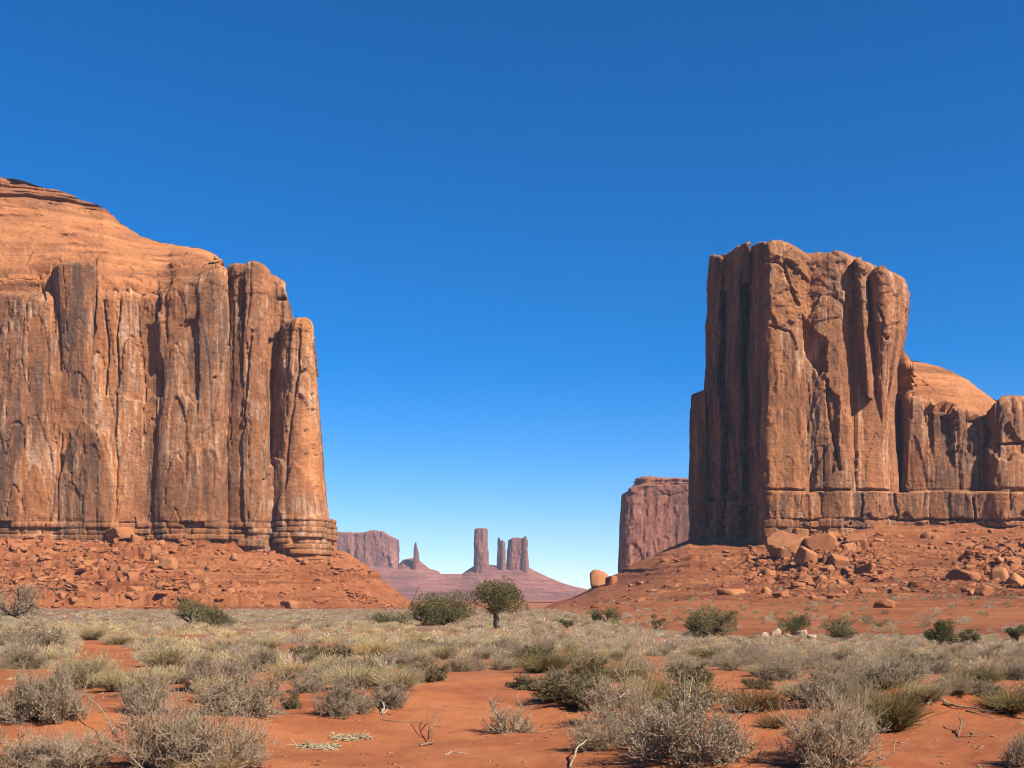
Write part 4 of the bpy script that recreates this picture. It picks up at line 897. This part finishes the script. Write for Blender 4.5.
TWIG = plant_material('grey_twigs', [(0.48, 0.35, 0.23), (0.40, 0.285, 0.185), (0.58, 0.44, 0.30)])
PALE_TWIG = plant_material('bleached_twigs', [(0.62, 0.46, 0.30), (0.52, 0.37, 0.24), (0.70, 0.54, 0.37)])
SAGE = plant_material('sage_leaf', [(0.48, 0.375, 0.245), (0.40, 0.31, 0.20), (0.56, 0.44, 0.295)])
PINK = plant_material('dry_pinkish_leaf', [(0.57, 0.395, 0.245), (0.49, 0.335, 0.205), (0.65, 0.47, 0.30)])
STRAW = plant_material('straw', [(0.60, 0.455, 0.24), (0.53, 0.395, 0.205), (0.66, 0.52, 0.30)])
STRAW_O = plant_material('tawny_straw', [(0.64, 0.42, 0.18), (0.56, 0.35, 0.15), (0.72, 0.52, 0.25)])
OLIVE = plant_material('olive_leaf', [(0.30, 0.23, 0.095), (0.24, 0.185, 0.08), (0.42, 0.32, 0.13)])
DKGREEN = plant_material('dark_leaf', [(0.24, 0.185, 0.09), (0.19, 0.15, 0.075), (0.31, 0.235, 0.12)])
RUST = plant_material('rusty_leaf', [(0.33, 0.19, 0.085), (0.27, 0.15, 0.07), (0.42, 0.25, 0.12)])

def variants(maker, seeds, ms, ml, **kw):
    out = []
    for s in seeds:
        (SV, SQ), (LV, LQ) = maker(s, **kw)
        st = mesh_np('stems', SV, SQ, ms); fo = mesh_np('foliage', LV, LQ, ml) if len(LV) else None
        V = np.vstack([SV, LV]); idx = np.concatenate([np.zeros(len(SQ), int), np.ones(len(LQ), int)])
        one = mesh_np('shrub', V, [SQ, LQ + len(SV)] if len(LQ) else SQ, [ms, ml], midx=idx)
        out.append((st, fo, one))
    return out
KIND = {
    'sage': ('sagebrush', variants(make_shrub, (1, 2, 3), TWIG, SAGE)),
    'pink': ('dry_shrub', variants(make_shrub, (4, 5, 6), PALE_TWIG, PINK, nleaf=4, h=0.62, l3=9, leaf=(0.02, 0.0035))),
    'grass': ('grass_tuft', variants(make_tuft, (7, 8, 9), STRAW, STRAW)),
    'tawny': ('grass_tuft', variants(make_tuft, (10, 11), STRAW_O, STRAW_O)),
    'olive': ('broom_shrub', variants(make_tuft, (12, 13), OLIVE, OLIVE, n=1000, lean=1.15, h=0.66)),
    'dark': ('dark_shrub', variants(make_shrub, (14, 15), TWIG, DKGREEN, leaf=(0.05, 0.008), h=0.55)),
    'rust': ('rusty_shrub', variants(make_tuft, (16, 17), RUST, RUST, lean=1.2)),
    'dead': ('dead_bush', variants(make_shrub, (18, 19), PALE_TWIG, PINK, nleaf=0, stems=30, l2=6, l3=4, thick=1.5, h=0.6)),
}
def put_plant(kind, px, row, wpx, hpx, label=None, group=None, parts=True, cat='shrub', rz=None, var=None):
    name, vs = KIND[kind]; st, fo, one = vs[rnd.randrange(len(vs)) if var is None else var % len(vs)]
    x, y, z = hit(px, row); w = wpx / F * y
    y2 = y + w * 0.30; x2 = wx(px, y2); z2 = float(all_z(np.array([x2]), np.array([y2]))[0])
    w = wpx / F * y2 * 1.06; h = hpx / F * y2 + (z - z2) * 0.3
    sc = (w, w * rnd.uniform(.9, 1.1), h / 0.62); rz = rnd.uniform(0, 6.28) if rz is None else rz
    if parts and fo:
        o = bpy.data.objects.new(name, None); COL.objects.link(o); obj('stems', st, o); obj('foliage', fo, o)
    else: o = obj(name, one)
    o.location = (x2, y2, z2 - 0.01); o.scale = sc; o.rotation_euler = (0, 0, rz)
    return tag(o, label, cat, group)

NEAR = [  # kind, column, foot row, width, height, label
    ('sage', 24, 724, 62, 52, 'dense grey sagebrush at the frame edge, joined to a bigger one on bare sand'), ('sage', 63, 725, 58, 60, 'tall grey-brown sagebrush with a pale crooked stem at its foot'), ('sage', 3, 723, 24, 14, 'low dark sagebrush sprout in front of the dense grey clump'),
    ('grass', 84, 690, 56, 44, 'domed straw-yellow tuft rising behind the tall grey-brown sagebrush'), ('sage', 93, 688, 40, 30, 'dark sagebrush growing out of the domed straw-yellow tuft'), ('grass', 118, 692, 42, 28, 'low yellow tuft between the domed tuft and the two-toned bush'), ('grass', 145, 694, 46, 30, 'rounded yellow tuft capping the grey bush by the orange bare patch'), ('sage', 148, 716, 46, 42, 'grey sagebrush below a yellow tuft, beside the orange bare patch'),
    ('pink', 20, 775, 100, 40, 'pinkish grey shrub cut by the bottom edge at the lower corner'), ('pink', 80, 778, 90, 42, 'broad pale-twigged shrub along the bottom edge beside the corner one'), ('sage', 62, 772, 60, 34, 'grey shrub between the two pinkish ones along the bottom edge'),
    ('pink', 160, 776, 90, 72, 'large pinkish twiggy shrub at the bottom edge, under a long dead stem'), ('pink', 225, 782, 100, 66, 'large sprawling dry shrub at the bottom edge with rosy upright twigs'), ('sage', 190, 776, 60, 60, 'dark-centred grey shrub between the two large pinkish ones'), ('tawny', 205, 785, 60, 30, 'tawny grass at the foot of the sprawling dry shrub'),
    ('sage', 244, 717, 84, 52, 'wide grey sagebrush alone on red sand with tawny grass at its side'), ('tawny', 217, 704, 42, 32, 'tawny orange grass tuft leaning on the wide grey sagebrush'), ('sage', 206, 692, 44, 40, 'grey sagebrush right behind the tawny orange grass tuft'), ('sage', 236, 684, 40, 30, 'grey sagebrush behind the wide one, touching the scrub'),
    ('dark', 292, 709, 19, 19, 'small dark rounded bush alone on red sand'), ('sage', 336, 719, 46, 44, 'upright grey sagebrush next to the straw litter'), ('tawny', 288, 681, 38, 22, 'golden grass tuft above the small dark rounded bush'), ('sage', 306, 693, 32, 20, 'low grey sagebrush under the golden grass tuft'), ('grass', 318, 684, 24, 18, 'pale straw tuft above the low grey sagebrush'),
    ('grass', 397, 692, 52, 28, 'bright straw tuft on the edge of the sand bank in the middle'), ('sage', 389, 709, 36, 30, 'grey shrub with a bared white root, below the bright straw tuft'), ('sage', 362, 714, 26, 22, 'small grey shrub between the upright sagebrush and the white root'), ('dark', 431, 682, 28, 20, 'dark green bush at the lip of the sand bank'),
    ('sage', 459, 672, 34, 18, 'low grey bush along the upper edge of the open red sand'), ('sage', 478, 671, 22, 15, 'greenish low bush beside the one along the upper edge of the sand'), ('sage', 412, 684, 26, 20, 'thin grey bush between the straw tuft and the dark green bush'),
    ('dead', 511, 735, 60, 34, 'bleached tumbleweed lying alone on the open red sand'), 
    ('dark', 532, 691, 46, 16, 'low dark bush at the pointed end of the shaded sand bank'), ('dark', 562, 700, 54, 28, 'dark green bush on the shaded sand bank'), ('dark', 590, 710, 50, 34, 'dark brown bush at the low end of the shaded sand bank'), ('dark', 588, 684, 46, 26, 'dull green bush above the shaded sand bank'),
    ('pink', 622, 722, 72, 46, 'tan dry shrub with broken white twigs behind the lowest one'), ('pink', 598, 752, 60, 38, 'thin straggling dry shrub at the edge of the open sand'), ('sage', 632, 745, 50, 40, 'tan-grey shrub between the straggling one and the big grey bush'), ('tawny', 640, 708, 52, 34, 'tan grass rising behind the dry shrub with broken white twigs'),
    ('olive', 686, 712, 66, 34, 'olive green broom behind the big grey bush'), ('olive', 652, 704, 40, 28, 'pale olive broom beside the tan grass'), ('sage', 690, 771, 122, 74, 'biggest grey bush at the bottom edge with white bent twigs'), ('sage', 660, 752, 54, 40, 'grey side clump of the biggest bush'),
    ('rust', 755, 712, 50, 32, 'rusty brown broom on orange sand'), ('rust', 772, 729, 26, 18, 'small dried brown sprig below the rusty broom'), ('grass', 802, 700, 46, 22, 'bright yellow-green grass mound beside the rusty broom'), ('pink', 832, 772, 92, 72, 'big pale pinkish shrub casting a dark shadow on the sand'), ('pink', 852, 738, 50, 36, 'pale dry shrub behind the big pinkish one'),
    ('olive', 889, 733, 56, 54, 'tall olive brown broom at the edge of the red mound'), ('grass', 926, 704, 44, 24, 'pale yellow grass on the mound behind the tall olive broom'), ('olive', 1010, 716, 46, 26, 'olive tuft at the end of the long dry root'), ('sage', 1019, 768, 34, 36, 'grey bush cut by the frame edge on the red mound'), ('sage', 868, 712, 44, 26, 'grey bush behind the tall olive broom'),
    ('sage', 34, 650, 74, 28, 'wide dark grey bush below the grey juniper'), ('sage', 18, 669, 44, 28, 'grey bush at the frame edge above the orange sand'), ('dark', 32, 669, 18, 14, 'small dark bush next to the grey one above the orange sand'), ('grass', 92, 640, 28, 16, 'pale yellow tuft at the far end of the bare sand strip'), ('grass', 118, 645, 30, 12, 'low cream tuft trailing from the pale yellow one'), ('grass', 163, 668, 48, 28, 'yellow-green mound beside the bare sand strip'),
    ('grass', 205, 655, 26, 14, 'small yellow-green mound in grey brush'), ('sage', 262, 672, 34, 30, 'grey bush beside the narrow gap of red sand'), ('tawny', 372, 662, 40, 24, 'golden tuft rising above grey brush in the middle'), ('dark', 330, 664, 40, 20, 'dark bush under the golden tuft'), ('pink', 328, 629, 22, 8, 'whitish low bush before the smooth red slope'), ('pink', 302, 626, 18, 6, 'small whitish bush beside the other whitish one'),
]
for k, (kind, px, row, w, h, lb) in enumerate(NEAR): put_plant(kind, px, row, w, h, lb, None, True, 'grass' if kind in ('grass', 'tawny') else 'shrub')

# ------------------------------------------------------------------ the scrub flat: the larger plants one by one, the rest as one mass
rs = np.random.RandomState(21)
spots = []
def far_enough(x, y, w):
    for (x2, y2, w2) in spots[-400:]:
        if abs(x - x2) < (w + w2) * .33 and abs(y - y2) < (w + w2) * .33: return False
    return True
NEARPX = [(px, row, w, h) for (_, px, row, w, h, _) in NEAR]
belt = []
tries = 0
while len(belt) < 232 and tries < 20000:
    tries += 1
    row = 712 - 64 * rs.rand() ** 0.75; px = rs.uniform(-30, 1054)
    if row > 672 and rs.rand() < .3: continue
    if bare_px(np.array([px, px]), np.array([row, row - 12])).any() or (px < 300 and row > 655 and rs.rand() < .55): continue
    if any(abs(px - a) < w * .42 and -h * .65 < row - r < 6 for a, r, w, h in NEARPX): continue
    x, y, z = hit(px, row); w = rs.uniform(.5, 1.05)
    if not far_enough(x, y, w): continue
    spots.append((x, y, w)); belt.append((px, row, y, w))
belt.sort(key=lambda b: -b[2])
BELT_LABELS = {'sage': ('grey sagebrush clump among its like in the dense scrub belt', 'sagebrush clumps of the scrub belt'), 'pink': ('pale dry twiggy shrub among others in the dense scrub belt', 'dry shrubs of the scrub belt'),
    'grass': ('straw-yellow grass tuft poking out of the dense scrub belt', 'grass tufts of the scrub belt'), 'olive': ('olive broom shrub standing in the dense scrub belt', 'broom shrubs of the scrub belt'), 'dark': ('dark green-brown shrub in the dense scrub belt', 'dark shrubs of the scrub belt')}
for px, row, y, w in belt:
    lef = px < 480
    kind = rs.choice(['sage', 'pink', 'grass', 'olive', 'dark'], p=[.36, .18, .34, .06, .06] if lef else [.52, .30, .06, .06, .06])
    lb, gp = BELT_LABELS[kind]
    wp = w * F / y
    put_plant(kind, px, row, wp, wp * rs.uniform(.38, .56), lb, gp, False, 'grass' if kind == 'grass' else 'shrub')

TINTS = {'sage': (0.48, 0.375, 0.24), 'pink': (0.58, 0.43, 0.285), 'grass': (0.68, 0.515, 0.265), 'olive': (0.38, 0.295, 0.145), 'dark': (0.27, 0.215, 0.125), 'grey': (0.50, 0.41, 0.285)}
def puff(seed, n, ln, wd):
    """a small shrub for the distance: short blades through a dome, one metre wide"""
    r = np.random.RandomState(seed); d = unit(r.normal(size=(n, 3))); d[:, 2] = np.abs(d[:, 2]); rad = r.rand(n) ** 0.4
    c = d * rad[:, None] * np.array([.45, .45, .52]); c[:, 2] *= 1 + 0.3 * np.sin(5 * d[:, 0] + seed); dr = unit(d * .8 + np.array([0, 0, .7]) + .5 * r.normal(size=(n, 3)))
    return leaves(r, c, dr, ln, wd)
PUFFS = [[puff(30 + i, 420, .16, .010) for i in range(6)], [puff(40 + i, 230, .22, .016) for i in range(6)], [puff(50 + i, 120, .28, .032) for i in range(6)]]
def mass(name, P):
    """P: rows of x, y, z, width, height, tint, detail level"""
    VV, FF, CC, o = [], [], [], 0
    for x, y, z, w, h, tint, lod in P:
        V, Q = PUFFS[lod][rs.randint(6)]; a = rs.uniform(0, 6.28); ca, sa = math.cos(a), math.sin(a)
        VV.append(np.stack([(V[:, 0] * ca - V[:, 1] * sa) * w + x, (V[:, 0] * sa + V[:, 1] * ca) * w + y, V[:, 2] * h * 1.8 + z - .02], 1)); FF.append(Q + o); o += len(V)
        CC.append(np.repeat(np.array(tint)[None], len(V), 0))
    tag(obj(name, mesh_np(name, np.vstack(VV), np.vstack(FF), SCRUB, attrs={'tint': np.vstack(CC)})), kind='stuff')
def tint_of(kind): return tuple(np.array(TINTS[kind]) * rs.uniform(.76, 1.12) * np.array([1, rs.uniform(.96, 1.04), rs.uniform(.9, 1.1)]))
def scatter(n, ymin, ymax, a0=-60, a1=1084, power=1.0):
    out = []
    while len(out) < n:
        m = 4000; y = ymin + (ymax - ymin) * rs.rand(m) ** power; px = rs.uniform(a0, a1, m); x = wx(px, y); z = ground_z(x, y); row = row_of(y, z)
        ok = ~bare_px(px, row) & ~bare_px(px, row - 6) & (fbm2(x / 6, y / 10, 71, 3) > np.where(y < 60, -0.10, -0.24))
        for i in np.nonzero(ok)[0]: out.append((x[i], y[i], z[i], px[i]))
    return out[:n]
P = []
def pick(px, y):
    lef = px < 500
    p = [.32, .18, .34, .04, .04, .08] if lef else [.36, .30, .09, .07, .05, .13]
    if y > 120: p = [.30, .08, .06, .03, .05, .48]
    return rs.choice(['sage', 'pink', 'grass', 'olive', 'dark', 'grey'], p=p)
for x, y, z, px in scatter(1500, 27, 60, power=.85):
    if any(abs(x - a) < .35 * w and abs(y - b) < .35 * w for a, b, w in spots): continue
    w = rs.uniform(.4, .85); P.append((x, y, z, w, w * rs.uniform(.32, .5), tint_of(pick(px, y)), 0))
for x, y, z, px in scatter(2300, 55, 130, power=.9): w = rs.uniform(.5, 1.1); P.append((x, y, z, w, w * rs.uniform(.28, .45), tint_of(pick(px, y)), 1))
for x, y, z, px in scatter(3200, 125, 480, a1=640, power=.9): w = rs.uniform(.7, 1.5); P.append((x, y, z, w, w * rs.uniform(.25, .42), tint_of(pick(px, y)), 2))
for x, y, z, px in scatter(450, 125, 420, a0=560, power=1.2):                     # sparse dots on the lower scree
    zz = float(all_z(np.array([x]), np.array([y]))[0]); w = rs.uniform(.7, 1.9); P.append((x, y, zz, w, w * rs.uniform(.35, .6), tint_of(rs.choice(['sage', 'dark', 'grey', 'olive'])), 2 if y > 200 else 1))
mass('desert_scrub', P)
LIT = []
for x, y, z, px in scatter(260, 11, 30): w = rs.uniform(.08, .28); LIT.append((x, y, z, w, w * .3, tint_of(rs.choice(['pink', 'sage', 'grass'])), 1))
mass('dry_litter', LIT)
def pebbles(n):
    r = np.random.RandomState(3); shapes = [rock_shape(990 + i, 10, .05, 1) for i in range(4)]; VV, FF, o = [], [], 0
    y = 9.5 + 22 * r.rand(n) ** 1.3; x = wx(r.uniform(-40, 1064, n), y); keep = fbm2(x / 1.5, y / 1.5, 13, 3) > -.05; x, y = x[keep], y[keep]; z = ground_z(x, y)
    for a, b, c_ in zip(x, y, z):
        P_, Fc = shapes[r.randint(4)]; s_ = min(.05, .007 * (1 + r.pareto(1.6))); VV.append(P_ * s_ * np.array([1, r.uniform(.6, 1), .6]) + np.array([a, b, c_])); FF.append(Fc + o); o += len(P_)
    tag(obj('gravel', mesh_np('gravel', np.vstack(VV), np.vstack(FF), PEBBLE, smooth=False)), kind='stuff')
PEBBLE = talus_material('pebble', (0.46, 0.19, 0.10), (0.60, 0.36, 0.22), (0.26, 0.11, 0.07))
pebbles(3800)

# ------------------------------------------------------------------ junipers
BARK = plant_material('bark', [(0.36, 0.27, 0.20), (0.30, 0.22, 0.16), (0.44, 0.34, 0.25)], rough=.95)
DBARK = plant_material('dark_bark', [(0.14, 0.10, 0.075), (0.11, 0.08, 0.06), (0.2, 0.15, 0.11)], rough=.95)
NEEDLE = plant_material('juniper_green', [(0.185, 0.165, 0.07), (0.15, 0.135, 0.058), (0.26, 0.22, 0.095)], dark=.7)
NEEDLE_D = plant_material('juniper_dark_green', [(0.13, 0.13, 0.052), (0.11, 0.11, 0.045), (0.18, 0.165, 0.07)], dark=.7)
NEEDLE_G = plant_material('juniper_grey', [(0.42, 0.32, 0.20), (0.35, 0.265, 0.165), (0.5, 0.39, 0.255)], dark=.7)
def juniper(px, row, wpx, hpx, label, seed, leaf=NEEDLE, bark=DBARK, trunk=0.12, tall=0.0, lumps=9, dens=1.0, cat='tree', name='juniper_tree', limbs=9, xoff=0.0, extra=None):
    """trunk with limbs, and a crown of leaf sprays gathered in uneven lumps round the limb ends.  tall: share of the height that is bare trunk"""
    r = np.random.RandomState(seed); x, y, z = hit(px, row); w, h = wpx / F * y, hpx / F * y
    root = bpy.data.objects.new(name, None); COL.objects.link(root); root.location = (x, y + .1, z); tag(root, label, cat)
    c0 = np.array([0, 0, h * tall])
    lc = []
    while len(lc) < lumps:
        t = r.uniform(0, 6.283); k = r.rand() ** .5; q = np.array([k * math.cos(t), k * math.sin(t), r.uniform(-1, 1) * math.sqrt(1 - .75 * k * k)])
        c = np.array([q[0] * w * .43 + xoff * w * max(q[2], 0), q[1] * w * .40, h * tall + h * (1 - tall) * (.42 + q[2] * .40)])
        if all(np.linalg.norm(c - e) > .10 * w for e in lc): lc.append(c)
    lc = np.array(lc)
    st = np.array([[0, 0, -.1]]); fork = np.array([0.04 * w, 0, h * max(tall * .95, .06)])
    T0 = curve_strands(r, st, unit(fork - st) * 1.0, np.array([np.linalg.norm(fork - st)]), 6, 0, .32)
    k = min(limbs, len(lc)); ends = lc[:k]; b = np.repeat(T0[:, -1], k, 0); LB = curve_strands(r, b, unit(ends - b), np.linalg.norm(ends - b, axis=1), 7, 0.05, .22)
    b2, t2 = along(r, LB, 6, .3, 1.0); near = lc[np.argmin(np.linalg.norm(b2[:, None] - lc[None], axis=2), 1)]; d2 = unit(near - b2 + .12 * w * r.normal(size=b2.shape)); B2 = curve_strands(r, b2, d2, r.uniform(.10, .30, len(b2)) * w, 4, .1, .25)
    rt = trunk * w
    A = tubes(T0, np.linspace(rt, rt * .75, 6)[None], 8); Bq = tubes(LB, np.repeat(np.linspace(rt * .5, rt * .14, 7)[None], k, 0), 5); Cq = tubes(B2, np.repeat(np.linspace(rt * .16, rt * .06, 4)[None], len(B2), 0), 3)
    obj('trunk', mesh_np('trunk', np.vstack([A[0], Bq[0], Cq[0]]), np.vstack([A[1], Bq[1] + len(A[0]), Cq[1] + len(A[0]) + len(Bq[0])]), bark), root)
    cs, ds = [], []
    for c in lc:
        R = w * r.uniform(.13, .22); n = int(620 * dens * r.uniform(.65, 1.15))
        d = unit(r.normal(size=(n, 3))); rad = r.rand(n) ** .33; lum = 1 + .35 * np.sin(d[:, 0] * 5 + c[0] * 9) * np.cos(d[:, 2] * 4 + seed)
        p = c + d * (rad * lum)[:, None] * R * np.array([1.05, 1.05, .85]); p[:, 2] = np.maximum(p[:, 2], .03 * h); cs.append(p); ds.append(unit(d + np.array([0, 0, .5]) + .7 * r.normal(size=(n, 3))))
    c, t = along(r, B2, 26, .3, 1.0); cs.append(c + r.normal(size=c.shape) * .02 * w); ds.append(unit(t + .6 * r.normal(size=t.shape)))
    V, Q = leaves(r, np.vstack(cs), np.vstack(ds), .045 * w ** .5 * 1.5, .011 * w ** .5 * 1.6)
    obj('crown', mesh_np('crown', V, Q, leaf), root)
    return root
juniper(12, 619, 72, 36, 'grey half-bare juniper with a black trunk at the frame edge', 1, NEEDLE_G, DBARK, .05, .05, 16, .7)
juniper(190, 626, 48, 44, 'green juniper with an upright top and a pale fallen limb at its foot', 2, NEEDLE, BARK, .06, .0, 10, .7)
juniper(224, 627, 36, 25, 'low dark green juniper bush touching the upright-topped one', 3, NEEDLE, DBARK, .05, .0, 7, .8, 'bush', 'juniper_bush')
juniper(443, 625, 60, 36, 'wide rounded olive juniper bush in the middle, next to the trunked tree', 4, NEEDLE, DBARK, .04, .0, 22, .95, 'bush', 'juniper_bush')
juniper(498, 630, 50, 54, 'small juniper tree with a pale twisted trunk before the distant towers', 5, NEEDLE, BARK, .065, .33, 24, .75, limbs=7)
juniper(605, 624, 30, 20, 'dark twin-lobed juniper bush at the foot of the sandy slope under the crest boulder', 6, NEEDLE_D, DBARK, .05, 0, 7, .9, 'bush', 'juniper_bush')
juniper(567, 628, 16, 12, 'small dull green bush between the trunked tree and the twin-lobed bush', 7, NEEDLE, DBARK, .05, 0, 5, .7, 'bush', 'juniper_bush')
juniper(658, 631, 16, 19, 'narrow dark juniper bush between the twin-lobed bush and the widest one', 8, NEEDLE_D, DBARK, .06, 0, 6, .7, 'bush', 'juniper_bush')
juniper(711, 638, 52, 32, 'widest dense green juniper bush below the black fins of the split butte', 9, NEEDLE, DBARK, .04, 0, 15, 1.0, 'bush', 'juniper_bush')
juniper(793, 634, 34, 21, 'rounded dark green juniper bush behind the pale rocks', 10, NEEDLE_D, DBARK, .04, 0, 9, 1.0, 'bush', 'juniper_bush')
juniper(835, 640, 38, 25, 'grey-green juniper bush just past the pale rocks', 11, NEEDLE, DBARK, .04, 0, 9, .9, 'bush', 'juniper_bush')
juniper(942, 645, 38, 25, 'dark juniper bush before the tail rubble, with a smaller one at its side', 12, NEEDLE_D, DBARK, .04, 0, 10, 1.0, 'bush', 'juniper_bush')
juniper(967, 645, 22, 20, 'smaller juniper bush at the side of the dark one before the tail rubble', 13, NEEDLE, DBARK, .04, 0, 6, .9, 'bush', 'juniper_bush')
juniper(1018, 643, 22, 20, 'juniper bush at the frame edge below the tail rubble', 14, NEEDLE_D, DBARK, .04, 0, 6, .9, 'bush', 'juniper_bush')
juniper(528, 611, 13, 13, 'small grey bush on the slope behind the trunked tree', 15, NEEDLE_G, DBARK, .05, 0, 5, .6, 'bush', 'desert_bush')
juniper(876, 627, 13, 10, 'pale green bush on the sandy slope above the grey-green juniper', 16, NEEDLE, DBARK, .05, 0, 5, .5, 'bush', 'desert_bush')
juniper(390, 624, 46, 11, 'low dark shrubs spread on the flat before the wide olive juniper', 17, NEEDLE, DBARK, .03, 0, 9, .6, 'bush', 'desert_bush')

# ------------------------------------------------------------------ dead wood on the sand
WOOD = plant_material('bleached_wood', [(0.60, 0.50, 0.38), (0.50, 0.40, 0.29), (0.68, 0.58, 0.46)])
BWOOD = plant_material('brown_wood', [(0.34, 0.22, 0.14), (0.28, 0.18, 0.11), (0.42, 0.28, 0.18)])
def wood(name, pts, r0, r1, mat, label, cat, twigs=(), sides=7):
    """a stick lying on the ground.  pts: (column, row, lift in metres); twigs: lists of the same"""
    VV, QQ, o = [], [], 0
    r0, r1 = r0 * .62, r1 * .7
    for p, a, b in [(pts, r0, r1)] + [(t, r0 * .55, r1 * .6) for t in twigs]:
        W3 = np.array([(lambda h, l: (h[0], h[1], h[2] + l + a * .6))(hit(q[0], q[1]), q[2]) for q in p]); t = np.linspace(0, 1, len(W3)); tt = np.linspace(0, 1, 4 * len(W3))
        S = np.stack([np.interp(tt, t, W3[:, i]) for i in range(3)], 1) + np.random.RandomState(len(label) + o).normal(size=(len(tt), 3)) * a * .35
        V, Q = tubes(S[None], np.linspace(a, b, len(tt))[None], sides); VV.append(V); QQ.append(Q + o); o += len(V)
    V = np.vstack(VV); c = V.mean(0); ob = obj(name, mesh_np(name, V - c, np.vstack(QQ), mat), None, tuple(c)); tag(ob, label, cat)
wood('driftwood', [(926, 704, .0), (936, 701, .05), (944, 702, .02), (950, 705, 0)], .030, .012, WOOD, 'white bleached forked branch on the mound behind the olive broom', 'branch', [[(936, 701, .05), (938, 697, .12), (942, 701, .03)], [(930, 702, .02), (934, 706, 0)]])
wood('dry_root', [(944, 705, .01), (958, 709, .02), (972, 710, .03), (985, 713, .01), (1000, 711, .03), (1014, 718, .0), (1030, 722, .0)], .030, .012, BWOOD, 'long brown root running along the crest of the red mound', 'root', [[(966, 711, 0), (980, 716, .02), (994, 719, 0)], [(985, 713, 0), (998, 714, .03), (1010, 713, .02)]])
wood('dead_twigs', [(958, 737, .0), (961, 731, .08), (960, 726, .16)], .022, .008, BWOOD, 'broken brown twigs standing in the middle of the red mound', 'twigs', [[(961, 733, .05), (967, 729, .10)], [(952, 738, 0), (966, 738, .02), (980, 736, .0), (990, 733, .01)], [(972, 737, .02), (976, 732, .06)]])
wood('fallen_stick', [(445, 756, 0), (452, 753, .01), (460, 754, .01), (467, 754, 0)], .014, .006, WOOD, 'short pale stick on the open sand below the dead twig', 'stick')
wood('fallen_stick', [(380, 720, 0), (396, 722, .01), (412, 723, .01), (426, 722, 0)], .012, .005, BWOOD, 'long thin stick on the sand under the white root', 'stick')
wood('bare_root', [(380, 706, .12), (384, 711, .06), (383, 715, 0), (388, 712, .03)], .026, .012, WOOD, 'white forked root bared under the grey shrub on the bank', 'root', [[(384, 711, .05), (380, 714, 0)]])
wood('bent_stem', [(46, 725, 0), (52, 721, .03), (55, 714, .08), (58, 712, .12)], .022, .009, WOOD, 'pale crooked stem at the foot of the tall grey-brown sagebrush', 'branch', [[(52, 721, .02), (46, 722, 0)]])
wood('dead_branch', [(88, 722, .30), (98, 729, .27), (106, 735, .22), (116, 745, .1)], .012, .010, WOOD, 'long straight dead stem sticking out of the large pinkish shrub', 'branch')
wood('dead_branch', [(570, 768, .0), (577, 758, .10), (586, 754, .14), (596, 748, .1)], .016, .008, WOOD, 'pale thick branch lying in the straggling dry shrub', 'branch', [[(577, 758, .08), (573, 763, .03)]])
wood('dead_branch', [(605, 722, .22), (612, 722, .26), (620, 721, .30), (626, 719, .34)], .018, .008, WOOD, 'broken white twig on top of the tan dry shrub', 'branch', [[(608, 722, .24), (611, 715, .36)]])
wood('dead_branch', [(600, 748, .05), (604, 742, .14), (602, 736, .2), (606, 748, .03), (612, 744, .12), (618, 740, .2)], .016, .007, WOOD, 'orange-lit curled twigs at the foot of the tan shrub', 'branch')
wood('dead_branch', [(688, 762, .2), (691, 752, .34), (687, 747, .42), (690, 738, .52), (693, 730, .62)], .012, .006, WOOD, 'white zigzag twig standing in front of the biggest grey bush', 'branch')
wood('dead_branch', [(694, 753, .3), (702, 758, .26), (709, 764, .2), (711, 768, .15)], .013, .007, WOOD, 'white arched twig low in front of the biggest grey bush', 'branch', [[(699, 750, .36), (708, 753, .3), (716, 757, .25)]])
wood('dead_twig', [(420, 746, 0), (430, 745, .02), (436, 744, .0)], .020, .01, BWOOD, 'dead twig with a curled grey top on the open sand', 'twigs', [[(432, 745, 0), (431, 738, .12), (434, 730, .24), (438, 726, .3)], [(431, 740, .1), (427, 734, .2), (428, 727, .3)], [(434, 732, .2), (442, 727, .28), (448, 725, .25)], [(433, 741, .08), (438, 736, .14), (441, 731, .2)], [(424, 745, .02), (418, 747, .04)]])
def straw(px, row, wpx, dpx, n, label):
    r = np.random.RandomState(n); x, y, z = hit(px, row); w = wpx / F * y; d = 0.45 * w
    c = np.stack([(r.randint(0, 5, n) / 4 - .5) * w * .8 + r.normal(size=n) * w * .09, (r.randint(0, 3, n) - 1) * d * .4 + r.normal(size=n) * d * .2, r.rand(n) * .03], 1); dr = unit(np.stack([r.normal(size=n), r.normal(size=n), .25 * r.normal(size=n)], 1))
    c[:, 2] += np.array([float(v) for v in ground_z(x + c[:, 0], y + c[:, 1])]) - z
    V, Q = tubes(curve_strands(r, c, dr, r.uniform(.03, .09, n), 3, 0, .3), np.full((n, 3), .0045)); tag(obj('straw_litter', mesh_np('straw_litter', V, Q, STRAW_P), None, (x, y, z)), label, 'straw')
STRAW_P = plant_material('cream_straw', [(0.70, 0.56, 0.34), (0.62, 0.47, 0.27), (0.78, 0.64, 0.42)])
straw(317, 748, 36, 12, 420, 'larger heap of cream straw litter on the red sand'); straw(343, 739, 22, 8, 160, 'thin cream straw scrap behind the larger heap'); straw(362, 738, 18, 6, 110, 'smallest cream straw scrap beside the upright sagebrush')
